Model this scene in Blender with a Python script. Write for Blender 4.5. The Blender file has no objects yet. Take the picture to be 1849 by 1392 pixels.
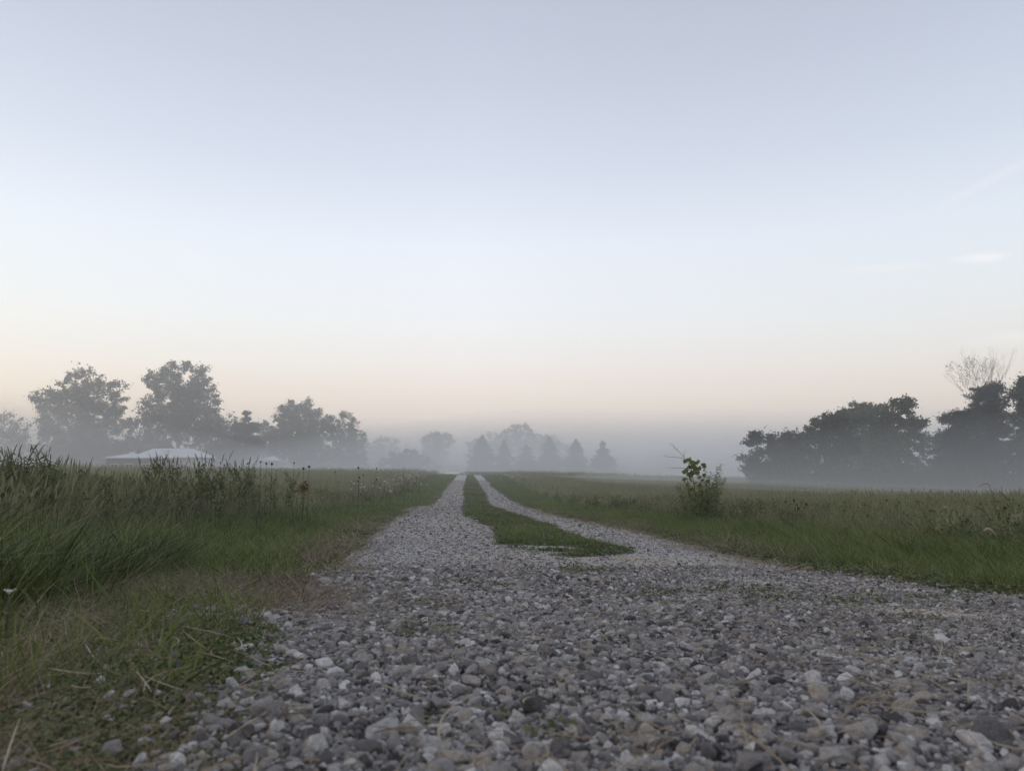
import bpy, math, random
import numpy as np
from mathutils import Matrix, Vector, Euler

RNG = np.random.default_rng(7)
random.seed(7)
S = bpy.context.scene
COL = S.collection
rad = math.radians

# ------------------------------------------------------------------ camera
FPX, CX, CY = 1345.0, 924.5, 696.0
PITCH, YAW = math.atan(154 / FPX), math.atan(76 / FPX)
cam_d = bpy.data.cameras.new('camera')
cam = bpy.data.objects.new('camera', cam_d)
COL.objects.link(cam)
cam.rotation_euler = (rad(90) + PITCH, 0, -YAW)
cam.location = (0, 0, 0)
cam_d.sensor_width = 36.0
cam_d.lens = 36.0 * FPX / 1849
cam_d.clip_start, cam_d.clip_end = 0.02, 6000
cam_d.dof.use_dof = True
cam_d.dof.focus_distance = 6.5
cam_d.dof.aperture_fstop = 11.0
S.camera = cam
CAMR = np.array(Euler((rad(90) + PITCH, 0, -YAW)).to_matrix())

# ------------------------------------------------------------------ world, sun, exposure
S.render.engine = 'CYCLES'
S.view_settings.view_transform = 'Standard'
S.view_settings.look = 'None'
S.view_settings.exposure = 0.0
S.view_settings.gamma = 1.0
S.cycles.max_bounces = 8
S.cycles.diffuse_bounces = 3
S.cycles.glossy_bounces = 2
S.cycles.transmission_bounces = 2
S.cycles.transparent_max_bounces = 6
S.cycles.volume_bounces = 6
S.cycles.use_denoising = True
S.cycles.use_adaptive_sampling = False


def lin(r, g, b):
    f = lambda c: (c / 255 / 12.92) if c <= 10.3 else ((c / 255 + 0.055) / 1.055) ** 2.4
    return (f(r), f(g), f(b), 1.0)


SUN_EL, SUN_AZ = rad(5), rad(280)          # low, outside the frame to the left
W = bpy.data.worlds.new('World')
S.world = W
W.use_nodes = True
nt = W.node_tree
nt.nodes.clear()
N = nt.nodes.new
L = nt.links.new


def math_node(tree, op, a, b=None, c=None, clamp=False):
    n = tree.nodes.new('ShaderNodeMath')
    n.operation = op
    n.use_clamp = clamp
    for i, v in enumerate((a, b, c)):
        if v is None:
            continue
        if isinstance(v, (int, float)):
            n.inputs[i].default_value = v
        else:
            tree.links.new(v, n.inputs[i])
    return n.outputs[0]


def ramp_node(tree, fac, stops, interp='LINEAR'):
    n = tree.nodes.new('ShaderNodeValToRGB')
    n.color_ramp.interpolation = interp
    e = n.color_ramp.elements
    while len(e) < len(stops):
        e.new(0.5)
    for el, (p, c) in zip(e, stops):
        el.position = p
        el.color = c if len(c) == 4 else (*c, 1)
    if fac is not None:
        tree.links.new(fac, n.inputs[0])
    return n.outputs[0]


def mixc(tree, fac, a, b, mode='MIX'):
    n = tree.nodes.new('ShaderNodeMix')
    n.data_type = 'RGBA'
    n.blend_type = mode
    for s, v in ((n.inputs[0], fac), (n.inputs[6], a), (n.inputs[7], b)):
        if isinstance(v, (int, float)):
            s.default_value = v
        elif isinstance(v, tuple):
            s.default_value = v if len(v) == 4 else (*v, 1)
        else:
            tree.links.new(v, s)
    return n.outputs[2]


tc = N('ShaderNodeTexCoord')
sep = N('ShaderNodeSeparateXYZ')
L(tc.outputs['Generated'], sep.inputs[0])
GX, GY, GZ = sep.outputs
sk = N('ShaderNodeTexSky')
sk.sky_type = 'NISHITA'
sk.sun_disc = False
sk.sun_elevation = SUN_EL
sk.sun_rotation = SUN_AZ
bg1 = N('ShaderNodeBackground')
bg1.inputs[1].default_value = 0.12
L(sk.outputs[0], bg1.inputs[0])
SKY = [(0.000, (0.80, 0.74, 0.82)), (0.040, (0.98, 0.82, 0.85)), (0.065, (1.12, 0.88, 0.82)), (0.100, (1.09, 0.87, 0.79)),
       (0.150, (1.00, 0.90, 0.88)), (0.200, (0.94, 0.91, 0.93)), (0.290, (0.85, 0.865, 0.95)), (0.380, (0.675, 0.70, 0.805)),
       (0.480, (0.555, 0.575, 0.675)), (0.580, (0.468, 0.482, 0.572)), (1.000, (0.45, 0.47, 0.54))]
grad = ramp_node(nt, GZ, SKY)
# evens out the glow of the dawn at the left
fac = math_node(nt, 'MULTIPLY_ADD', math_node(nt, 'ABSOLUTE', GX), -0.20, 0.96)
grad = mixc(nt, 1.0, grad, fac, 'MULTIPLY')
# wisps of cirrus and an old contrail, laid out on directions of the sky
den = math_node(nt, 'MAXIMUM', GZ, 0.02)
comb = N('ShaderNodeCombineXYZ')
L(math_node(nt, 'DIVIDE', GX, den), comb.inputs[0])
L(math_node(nt, 'DIVIDE', GY, den), comb.inputs[1])
nz = N('ShaderNodeTexNoise')
nz.inputs['Scale'].default_value = 2.2
nz.inputs['Detail'].default_value = 5
nz.inputs['Distortion'].default_value = 0.6
L(comb.outputs[0], nz.inputs['Vector'])


def ray(px, py):
    d = CAMR @ np.array([(px - CX) / FPX, -(py - CY) / FPX, -1.0])
    return d / np.linalg.norm(d)


def streak(p0, p1, width, amount):
    """soft streak along the great circle between two sky directions"""
    a, b = ray(*p0), ray(*p1)
    n = np.cross(a, b); n /= np.linalg.norm(n)
    m = a + b; m /= np.linalg.norm(m)
    half = math.acos(float(a @ m))
    t = np.cross(n, m)
    dotn = lambda v: math_node(nt, 'ADD', math_node(nt, 'ADD', math_node(nt, 'MULTIPLY', GX, float(v[0])),
                               math_node(nt, 'MULTIPLY', GY, float(v[1]))), math_node(nt, 'MULTIPLY', GZ, float(v[2])))
    dn = math_node(nt, 'DIVIDE', dotn(n), width)
    dt = math_node(nt, 'DIVIDE', dotn(t), half)
    q = math_node(nt, 'ADD', math_node(nt, 'MULTIPLY', dn, dn), math_node(nt, 'MULTIPLY', dt, dt))
    g = math_node(nt, 'SUBTRACT', 1.0, q, clamp=True)
    front = math_node(nt, 'GREATER_THAN', dotn(m), 0.0)
    return math_node(nt, 'MULTIPLY', math_node(nt, 'MULTIPLY', g, front), amount)


tex = math_node(nt, 'MULTIPLY_ADD', nz.outputs[0], 1.6, -0.35, clamp=True)
cl = streak((1705, 471), (1835, 459), 0.006, 0.55)
cl = math_node(nt, 'ADD', cl, streak((1745, 466), (1815, 469), 0.010, 0.25))
cl = math_node(nt, 'ADD', cl, streak((1660, 392), (1990, 222), 0.007, 0.20))
cl = math_node(nt, 'ADD', cl, streak((1500, 490), (1700, 478), 0.006, 0.3))
cl = math_node(nt, 'ADD', cl, streak((1720, 622), (1990, 596), 0.010, 0.5))
cl = math_node(nt, 'ADD', cl, streak((310, 450), (400, 505), 0.012, 0.25))
cl = math_node(nt, 'MULTIPLY', cl, math_node(nt, 'ADD', tex, 0.15), clamp=True)
grad = mixc(nt, math_node(nt, 'MULTIPLY', cl, 0.75), grad, (1.12, 1.02, 0.99))
bg2 = N('ShaderNodeBackground')
L(grad, bg2.inputs[0])
bg2.inputs[1].default_value = 1.0
mx = N('ShaderNodeAddShader')
L(bg1.outputs[0], mx.inputs[0])
L(bg2.outputs[0], mx.inputs[1])
wo = N('ShaderNodeOutputWorld')
L(mx.outputs[0], wo.inputs[0])

sun_d = bpy.data.lights.new('sun', 'SUN')
sun_d.energy = 0.35
sun_d.angle = rad(25)
sun_d.color = (1.0, 0.9, 0.8)
sun = bpy.data.objects.new('sun', sun_d)
COL.objects.link(sun)
sv = Vector((math.sin(SUN_AZ) * math.cos(SUN_EL), math.cos(SUN_AZ) * math.cos(SUN_EL), math.sin(SUN_EL)))
sun.rotation_euler = sv.to_track_quat('Z', 'Y').to_euler()
sun.location = (-20, -30, 15)

# ------------------------------------------------------------------ helpers


def tag(o, label=None, cat=None, group=None, kind=None):
    for k, v in (('label', label), ('category', cat), ('group', group), ('kind', kind)):
        if v:
            o[k] = v
    return o


def empty(name, loc, label=None, cat=None, group=None):
    o = bpy.data.objects.new(name, None)
    o.empty_display_size = 0.2
    o.location = loc
    COL.objects.link(o)
    return tag(o, label, cat, group)


def make_mesh(name, V, faces, mats, smooth=False, fm=None):
    """V (n,3); faces: list of index arrays (k,3) or (k,4)"""
    me = bpy.data.meshes.new(name)
    V = np.asarray(V, dtype=np.float32).reshape(-1, 3)
    faces = [np.asarray(f, dtype=np.int32) for f in faces if len(f)]
    me.vertices.add(len(V))
    me.vertices.foreach_set('co', V.ravel())
    li = np.concatenate([f.ravel() for f in faces])
    tot = np.concatenate([np.full(len(f), f.shape[1], dtype=np.int32) for f in faces])
    me.loops.add(len(li))
    me.loops.foreach_set('vertex_index', li)
    me.polygons.add(len(tot))
    me.polygons.foreach_set('loop_start', np.concatenate([[0], np.cumsum(tot)[:-1]]).astype(np.int32))
    me.polygons.foreach_set('loop_total', tot)
    for m in (mats if isinstance(mats, (list, tuple)) else [mats]):
        me.materials.append(m)
    if fm is not None:
        me.polygons.foreach_set('material_index', np.asarray(fm, dtype=np.int32))
    me.polygons.foreach_set('use_smooth', np.full(len(tot), bool(smooth)))
    me.update(calc_edges=True)
    me.validate()
    return me


class MB:
    """collects pieces into one mesh"""

    def __init__(s):
        s.V, s.Q, s.T, s.n = [], [], [], 0
        s.qm, s.tm = [], []

    def add(s, V, Q=None, T=None, m=0):
        V = np.asarray(V, dtype=float).reshape(-1, 3)
        s.V.append(V)
        if Q is not None and len(Q):
            s.Q.append(np.asarray(Q) + s.n); s.qm.append(np.full(len(Q), m))
        if T is not None and len(T):
            s.T.append(np.asarray(T) + s.n); s.tm.append(np.full(len(T), m))
        s.n += len(V)
        return s

    def tube(s, P, R, k=6, m=0):
        P = np.asarray(P, float); R = np.broadcast_to(np.asarray(R, float), (len(P),))
        T = np.gradient(P, axis=0)
        T /= np.linalg.norm(T, axis=1, keepdims=True) + 1e-9
        ref = np.array([1.0, 0.13, 0.07]) if abs(T[0, 0]) < 0.8 else np.array([0.1, 1.0, 0.05])
        A = np.cross(T, ref); A /= np.linalg.norm(A, axis=1, keepdims=True) + 1e-9
        B = np.cross(T, A)
        a = np.linspace(0, 2 * np.pi, k, endpoint=False)
        V = P[:, None] + R[:, None, None] * (np.cos(a)[None, :, None] * A[:, None] + np.sin(a)[None, :, None] * B[:, None])
        n = len(P)
        i = np.arange(n - 1)[:, None] * k; j = np.arange(k)[None]
        jn = (j + 1) % k
        Q = np.stack([i + j, i + jn, i + k + jn, i + k + j], -1).reshape(-1, 4)
        V = V.reshape(-1, 3)
        cap = [[0, (q + 2) % k if False else q + 2, q + 1] for q in range(k - 2)] + [[(n - 1) * k, (n - 1) * k + q + 1, (n - 1) * k + q + 2] for q in range(k - 2)]
        return s.add(V, Q, cap, m)

    def box(s, c, d, m=0, rz=0.0):
        x, y, z = np.asarray(d) / 2
        V = np.array([[i * x, j * y, k * z] for k in (-1, 1) for j in (-1, 1) for i in (-1, 1)])
        ca, sa = math.cos(rz), math.sin(rz)
        V = V @ np.array([[ca, sa, 0], [-sa, ca, 0], [0, 0, 1]]) + np.asarray(c)
        return s.add(V, [[0, 2, 3, 1], [4, 5, 7, 6], [0, 1, 5, 4], [2, 6, 7, 3], [0, 4, 6, 2], [1, 3, 7, 5]], None, m)

    def leaves(s, C, size, aspect=0.6, up=0.0, m=0, rng=RNG, size_var=0.4, fold=0.25):
        """leaf-sized folded diamonds at the points C"""
        n = len(C)
        if n == 0:
            return s
        nrm = rng.normal(size=(n, 3)); nrm[:, 2] = np.abs(nrm[:, 2]) + up
        nrm /= np.linalg.norm(nrm, axis=1, keepdims=True)
        r = rng.normal(size=(n, 3))
        u = np.cross(nrm, r); u /= np.linalg.norm(u, axis=1, keepdims=True)
        v = np.cross(nrm, u)
        sz = np.broadcast_to(size, (n,)) * (1 + size_var * rng.uniform(-1, 1, n))
        sz = sz[:, None]
        V = np.stack([C - u * sz, C - v * sz * aspect + nrm * sz * fold, C + u * sz, C + v * sz * aspect + nrm * sz * fold], 1).reshape(-1, 3)
        b = np.arange(n)[:, None] * 4
        T = np.concatenate([b + [0, 1, 2], b + [0, 2, 3]])
        return s.add(V, None, T, m)

    def strip(s, P, Wd, side, m=0):
        """flat blade along P with widths Wd, side = sideways vector"""
        P = np.asarray(P, float); Wd = np.asarray(Wd, float)
        side = np.asarray(side, float)
        V = np.stack([P - side * Wd[:, None], P + side * Wd[:, None]], 1).reshape(-1, 3)
        i = np.arange(len(P) - 1)[:, None] * 2
        return s.add(V, i + [0, 1, 3, 2], None, m)

    def mesh(s, name, mats, smooth=False):
        V = np.concatenate(s.V)
        fs, fm = [], []
        if s.Q:
            fs.append(np.concatenate(s.Q)); fm.append(np.concatenate(s.qm))
        if s.T:
            fs.append(np.concatenate(s.T)); fm.append(np.concatenate(s.tm))
        return make_mesh(name, V, fs, mats, smooth, np.concatenate(fm))

    def build(s, name, mats, parent=None, smooth=False, loc=None):
        me = s.mesh(name, mats, smooth)
        o = bpy.data.objects.new(name, me)
        COL.objects.link(o)
        if parent is not None:
            o.parent = parent
        if loc is not None:
            o.location = loc
        return o


def copy_tree(o, parent=None):
    c = o.copy()
    COL.objects.link(c)
    c.parent = parent
    for ch in list(o.children):
        copy_tree(ch, c)
    return c


# ------------------------------------------------------------------ materials


def new_mat(name):
    m = bpy.data.materials.new(name)
    m.use_nodes = True
    t = m.node_tree
    t.nodes.clear()
    out = t.nodes.new('ShaderNodeOutputMaterial')
    return m, t, out


def noise(t, scale, detail=3, vec=None, rough=0.5):
    n = t.nodes.new('ShaderNodeTexNoise')
    n.inputs['Scale'].default_value = scale
    n.inputs['Detail'].default_value = detail
    n.inputs['Roughness'].default_value = rough
    if vec is not None:
        t.links.new(vec, n.inputs['Vector'])
    return n.outputs[0]


def pos(t):
    return t.nodes.new('ShaderNodeNewGeometry').outputs['Position']


def principled(t, out, color, rough=0.8, spec=0.3, bump=None, bump_s=0.3, bump_d=0.01):
    p = t.nodes.new('ShaderNodeBsdfPrincipled')
    if isinstance(color, tuple):
        p.inputs['Base Color'].default_value = color if len(color) == 4 else (*color, 1)
    else:
        t.links.new(color, p.inputs['Base Color'])
    p.inputs['Roughness'].default_value = rough
    p.inputs['Specular IOR Level'].default_value = spec
    if bump is not None:
        b = t.nodes.new('ShaderNodeBump')
        b.inputs['Strength'].default_value = bump_s
        b.inputs['Distance'].default_value = bump_d
        t.links.new(bump, b.inputs['Height'])
        t.links.new(b.outputs[0], p.inputs['Normal'])
    t.links.new(p.outputs[0], out.inputs[0])
    return p


def leaf_mat(name, stops, instancer=False, transl=0.25, patch=0.25, rough=0.42):
    """foliage: colour varies by leaf (or by tuft) and by patch of ground"""
    m, t, out = new_mat(name)
    g = t.nodes.new('ShaderNodeNewGeometry')
    pr = g.outputs['Random Per Island']
    if instancer:
        a = t.nodes.new('ShaderNodeAttribute')
        a.attribute_type = 'INSTANCER'
        a.attribute_name = 'tint'
        v = math_node(t, 'ADD', math_node(t, 'MULTIPLY', a.outputs['Fac'], 0.45), math_node(t, 'MULTIPLY', pr, 0.55))
    else:
        v = math_node(t, 'ADD', math_node(t, 'MULTIPLY', pr, 1 - patch), math_node(t, 'MULTIPLY', noise(t, 0.6, 2, g.outputs['Position']), patch))
    c = ramp_node(t, v, stops)
    p = t.nodes.new('ShaderNodeBsdfPrincipled')
    t.links.new(c, p.inputs['Base Color'])
    p.inputs['Roughness'].default_value = rough
    p.inputs['Specular IOR Level'].default_value = 0.16
    if transl > 0:
        tr = t.nodes.new('ShaderNodeBsdfTranslucent')
        t.links.new(c, tr.inputs[0])
        x = t.nodes.new('ShaderNodeMixShader')
        x.inputs[0].default_value = transl
        t.links.new(p.outputs[0], x.inputs[1])
        t.links.new(tr.outputs[0], x.inputs[2])
        t.links.new(x.outputs[0], out.inputs[0])
    else:
        t.links.new(p.outputs[0], out.inputs[0])
    return m


def simple_mat(name, color, rough=0.8, var=0.25, scale=8.0, spec=0.3):
    m, t, out = new_mat(name)
    c = mixc(t, noise(t, scale, 4, pos(t)), tuple(x * (1 - var) for x in color), tuple(min(1, x * (1 + var)) for x in color))
    principled(t, out, c, rough, spec)
    return m


M = {}
M['verge'] = leaf_mat('verge grass', [(0.10, (0.031, 0.043, 0.012)), (0.40, (0.094, 0.130, 0.030)), (0.66, (0.174, 0.222, 0.060)), (0.80, (0.252, 0.246, 0.090)), (0.95, (0.384, 0.300, 0.144))], True)
M['long'] = leaf_mat('long grass', [(0.10, (0.026, 0.036, 0.011)), (0.4, (0.084, 0.113, 0.029)), (0.66, (0.168, 0.202, 0.062)), (0.80, (0.252, 0.222, 0.102)), (0.95, (0.432, 0.348, 0.192))], True)
M['field'] = leaf_mat('field grass', [(0.0, (0.118, 0.137, 0.067)), (0.4, (0.235, 0.244, 0.132)), (0.75, (0.358, 0.342, 0.207)), (1.0, (0.493, 0.442, 0.297))], True)
M['weed'] = leaf_mat('weeds', [(0.1, (0.034, 0.045, 0.019)), (0.5, (0.106, 0.129, 0.052)), (0.9, (0.213, 0.224, 0.103))], True)
M['clover'] = leaf_mat('clover', [(0.08, (0.032, 0.046, 0.018)), (0.35, (0.086, 0.115, 0.044)), (0.62, (0.161, 0.184, 0.076)), (0.8, (0.230, 0.190, 0.092)), (0.95, (0.322, 0.218, 0.109))], True)
M['dead'] = leaf_mat('dead grass', [(0.1, (0.050, 0.032, 0.016)), (0.5, (0.16, 0.108, 0.056)), (0.9, (0.38, 0.29, 0.18))], True, 0.15)
M['straw'] = leaf_mat('straw', [(0.0, (0.19, 0.135, 0.085)), (0.5, (0.34, 0.27, 0.18)), (1.0, (0.52, 0.45, 0.34))], False, 0.1)
M['broad'] = leaf_mat('broadleaf crown', [(0.0, (0.034, 0.044, 0.017)), (0.5, (0.083, 0.097, 0.037)), (1.0, (0.161, 0.172, 0.067))])
M['broad_dark'] = leaf_mat('dark broadleaf crown', [(0.0, (0.026, 0.032, 0.015)), (0.5, (0.056, 0.064, 0.027)), (1.0, (0.11, 0.115, 0.05))])
M['needle'] = leaf_mat('needles', [(0.0, (0.016, 0.025, 0.015)), (0.5, (0.030, 0.042, 0.024)), (1.0, (0.052, 0.062, 0.034))], False, 0.08)
M['shrub'] = leaf_mat('shrub leaves', [(0.0, (0.028, 0.036, 0.016)), (0.5, (0.054, 0.062, 0.028)), (1.0, (0.085, 0.090, 0.042))])
M['plant'] = leaf_mat('plant leaves', [(0.0, (0.061, 0.077, 0.033)), (0.5, (0.127, 0.152, 0.064)), (1.0, (0.209, 0.226, 0.105))])
M['spike'] = leaf_mat('seed spikes', [(0.0, (0.080, 0.095, 0.045)), (1.0, (0.19, 0.19, 0.10))], False, 0.1)
M['golden'] = leaf_mat('goldenrod leaves', [(0.0, (0.085, 0.115, 0.036)), (0.5, (0.19, 0.22, 0.07)), (1.0, (0.31, 0.31, 0.12))])
M['maple'] = leaf_mat('maple leaves', [(0.0, (0.060, 0.066, 0.014)), (0.5, (0.115, 0.122, 0.026)), (1.0, (0.18, 0.165, 0.040))], False, 0.3)
M['rust'] = leaf_mat('dried leaves', [(0.0, (0.08, 0.050, 0.022)), (1.0, (0.20, 0.13, 0.060))])
M['bark'] = simple_mat('bark', (0.075, 0.062, 0.05), 0.9, 0.35, 3.0)
M['dry_bark'] = simple_mat('bare wood', (0.17, 0.14, 0.12), 0.9, 0.3, 3.0)
M['stem'] = simple_mat('plant stems', (0.075, 0.075, 0.04), 0.7, 0.3, 20)
M['twig'] = simple_mat('twigs', (0.06, 0.045, 0.04), 0.8, 0.3, 30)
M['seedhead'] = simple_mat('seed heads', (0.045, 0.032, 0.024), 0.9, 0.3, 60)
M['fox'] = simple_mat('foxtail heads', (0.42, 0.36, 0.28), 0.9, 0.25, 80)
M['white_petal'] = simple_mat('white petals', (0.60, 0.58, 0.54), 0.8, 0.15, 60)
M['pink_petal'] = simple_mat('pink petals', (0.24, 0.13, 0.15), 0.8, 0.25, 60)
M['siding'] = simple_mat('siding', (0.60, 0.59, 0.58), 0.8, 0.06, 0.6)
M['white_paint'] = simple_mat('white trim', (0.74, 0.74, 0.74), 0.6, 0.05, 1.0)
M['metal_roof'] = simple_mat('metal roof', (0.60, 0.60, 0.62), 0.5, 0.05, 0.7)
M['porch_wall'] = simple_mat('porch wall', (0.22, 0.20, 0.19), 0.8, 0.1, 0.8)
M['pane'] = simple_mat('window pane', (0.03, 0.035, 0.04), 0.1, 0.1, 1.0, 0.5)
M['pole'] = simple_mat('galvanised pole', (0.45, 0.45, 0.46), 0.5, 0.1, 2.0)


def stone_mat(name, stops):
    m, t, out = new_mat(name)
    oi = t.nodes.new('ShaderNodeObjectInfo')
    tcn = t.nodes.new('ShaderNodeTexCoord')
    c = ramp_node(t, oi.outputs['Random'], stops)
    n1 = noise(t, 2.3, 5, tcn.outputs['Object'], 0.65)
    n2 = noise(t, 9.0, 3, tcn.outputs['Object'], 0.7)
    c = mixc(t, 1.0, c, ramp_node(t, n1, [(0.25, (0.62, 0.61, 0.60)), (0.5, (0.98, 0.97, 0.96)), (0.75, (1.3, 1.3, 1.3))]), 'MULTIPLY')
    c = mixc(t, 1.0, c, ramp_node(t, n2, [(0.3, (0.78, 0.77, 0.76)), (0.7, (1.14, 1.14, 1.14))]), 'MULTIPLY')
    principled(t, out, c, 0.9, 0.12, n2, 0.5, 0.06)
    return m


M['stone'] = stone_mat('limestone', [(0.0, (0.075, 0.072, 0.073)), (0.15, (0.175, 0.166, 0.168)), (0.42, (0.325, 0.302, 0.295)), (0.60, (0.40, 0.375, 0.355)),
                                     (0.70, (0.43, 0.38, 0.33)), (0.74, (0.33, 0.32, 0.325)), (0.87, (0.53, 0.51, 0.50)), (1.0, (0.74, 0.73, 0.72))])

# road bed: packed fines with stone grains, dusty tan patches
m, t, out = new_mat('packed gravel')
P_ = pos(t)
vo = t.nodes.new('ShaderNodeTexVoronoi'); vo.inputs['Scale'].default_value = 60; t.links.new(P_, vo.inputs['Vector'])
vo2 = t.nodes.new('ShaderNodeTexVoronoi'); vo2.inputs['Scale'].default_value = 26; t.links.new(P_, vo2.inputs['Vector'])
sepc = t.nodes.new('ShaderNodeSeparateColor'); t.links.new(vo.outputs['Color'], sepc.inputs[0])
sepc2 = t.nodes.new('ShaderNodeSeparateColor'); t.links.new(vo2.outputs['Color'], sepc2.inputs[0])
gr = mixc(t, 0.5, ramp_node(t, sepc.outputs[0], [(0, (0.24, 0.23, 0.23)), (0.5, (0.40, 0.38, 0.37)), (1, (0.56, 0.54, 0.53))]),
          ramp_node(t, sepc2.outputs[0], [(0, (0.26, 0.245, 0.24)), (0.5, (0.41, 0.39, 0.375)), (1, (0.56, 0.54, 0.52))]))
gr = mixc(t, ramp_node(t, noise(t, 1.6, 5, P_), [(0.45, (0, 0, 0)), (0.68, (0.75, 0.75, 0.75))]), gr, (0.44, 0.34, 0.24))
principled(t, out, gr, 0.95, 0.1, vo.outputs['Distance'], 0.6, 0.012)
M['road'] = m

m, t, out = new_mat('soil and thatch')
P_ = pos(t)
c = ramp_node(t, noise(t, 3.0, 5, P_, 0.6), [(0.3, (0.045, 0.042, 0.022)), (0.55, (0.085, 0.075, 0.042)), (0.75, (0.13, 0.105, 0.062))])
c2 = ramp_node(t, noise(t, 0.35, 4, P_, 0.6), [(0.3, (0.065, 0.075, 0.034)), (0.7, (0.13, 0.125, 0.062))])
principled(t, out, mixc(t, 0.5, c, c2), 0.95, 0.1, noise(t, 25, 4, P_), 0.6, 0.03)
M['soil'] = m


def volume_mat(name, density, color, aniso=0.55):
    m, t, out = new_mat(name)
    v = t.nodes.new('ShaderNodeVolumePrincipled')
    v.inputs['Color'].default_value = (*color, 1)
    v.inputs['Density'].default_value = density
    v.inputs['Anisotropy'].default_value = aniso
    t.links.new(v.outputs[0], out.inputs['Volume'])
    return m


# ------------------------------------------------------------------ terrain
PD = np.array([[-60, -.6], [-10, -.25], [-2, -.20], [0, -.205], [.6, -.24], [1.5, -.31], [2.2, -.37], [3.2, -.44], [4, -.49], [6.4, -.58], [10, -.70], [15, -.845],
               [20, -.970], [21.3, -1.005], [24, -1.22], [27, -1.275], [35, -1.27], [52, -1.13], [75, -.93], [100, -.75], [114, -.66], [135, -.85], [160, -1.1],
               [200, -1.5], [300, -2.3], [700, -4.0], [1200, -5.0]])


def prof(y):
    return np.interp(y, PD[:, 0], PD[:, 1])


def sstep(a, b, x):
    t_ = np.clip((np.asarray(x, float) - a) / (b - a), 0, 1)
    return t_ * t_ * (3 - 2 * t_)


def wob(x, y, s):
    return np.sin(x * s + 1.3) * np.cos(y * s * .83 + .4) + .5 * np.sin(x * s * 2.1 + y * s * 1.7 + 2.0)


def terr(x, y):
    x = np.asarray(x, float); y = np.asarray(y, float)
    z = prof(y)
    r = np.clip(x - 3.2, 0, 60)
    l = np.clip(-x - 3.2, 0, 40)
    z = z - .031 * r * sstep(4, 30, y) * (1 - .6 * sstep(110, 200, y))
    z = z + .022 * l * sstep(8, 35, y) * (1 - .75 * sstep(60, 115, y))
    out_ = sstep(2.2, 4.5, np.abs(x))
    return z + out_ * (.025 * wob(x, y, 1.1) + .05 * wob(x, y, .25))


def pick(px, py, far=False):
    """ground point under a pixel, on the near slope or on the slope beyond the dip"""
    d = ray(px, py)
    ys = np.geomspace(26.5, 116, 4000) if far else np.geomspace(.2, 21.5, 4000)
    h = ys * d[2] / d[1] - prof(ys)
    i = np.argmax(h < 0) if (h < 0).any() else len(ys) - 1
    return np.array([ys[i] * d[0] / d[1], ys[i]])


def at(px, py, D):
    d = ray(px, py)
    return d / d[1] * D


def curve(near, far, ext0, ext1):
    pts = [pick(*p) for p in near] + [pick(*p, far=True) for p in far]
    a = np.array(sorted(pts, key=lambda q: q[1]))
    a = np.vstack([ext0, a, ext1])
    return lambda y: np.interp(y, a[:, 1], a[:, 0])


xL = curve([(330, 1385), (395, 1300), (470, 1170), (520, 1100), (570, 1050), (602, 1010), (640, 985), (662, 965), (702, 940), (745, 920), (764, 912)],
           [(791, 910), (803, 890), (811, 879), (820, 866), (827, 858)], [[-.3, -10], [-.22, .3]], [[-1.5, 118], [-1.5, 400]])
xR = curve([(950, 912.5), (990, 928), (1080, 947), (1188, 969), (1396, 1020), (1528, 1043), (1679, 1064), (1849, 1084)],
           [(938, 910), (905, 890), (889, 879), (876, 866), (868, 858)], [[2.6, -10], [2.1, .5], [1.75, 1.4]], [[1.5, 118], [1.5, 400]])
sL = curve([(833, 912.5), (835, 925), (838, 934), (868, 948), (884, 960), (889, 975), (893, 990), (941, 1005), (1000, 1009.5)],
           [(838, 910), (838, 895), (838, 879), (843, 862)], [[9, -10]], [[-.4, 118], [-.4, 400]])
sR = curve([(882, 912.5), (928, 931), (957, 941), (989, 950), (1022, 967), (1054, 976), (1106, 990), (1165, 1003)],
           [(880, 910), (875, 895), (866, 879), (857, 863)], [[-9, -10]], [[.4, 118], [.4, 400]])
STRIP_Y0 = float(pick(1000, 1010)[1])


def on_strip(x, y):
    return (x > sL(y) + .10) & (x < sR(y) - .05) & (y > STRIP_Y0)


def in_view(x, y, m=1.25):
    """the wedge of ground in front of the camera, with a margin on both sides"""
    c, s_ = math.cos(YAW), math.sin(YAW)
    f = x * s_ + y * c
    r = x * c - y * s_
    return (np.abs(r) < f * .6875 * m + .85) & (f > .2)


# ground sheet
ys = np.concatenate([np.linspace(-140, -3, 10), np.linspace(-2, 8, 60), np.geomspace(8.2, 60, 110), np.geomspace(61, 880, 70)])
xs = np.sinh(np.linspace(-6.2, 6.2, 190)); xs = xs / xs.max() * 880
X, Y = np.meshgrid(xs, ys)
Z = terr(X, Y)
nx, ny = len(xs), len(ys)
i = np.arange(ny - 1)[:, None] * nx; j = np.arange(nx - 1)[None]
Q = np.stack([i + j, i + j + 1, i + nx + j + 1, i + nx + j], -1).reshape(-1, 4)
g = bpy.data.objects.new('ground', make_mesh('ground', np.stack([X, Y, Z], -1), [Q], M['soil'], True))
COL.objects.link(g)
tag(g, 'soil and thatch of the meadow under the grass', kind='structure')

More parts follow.
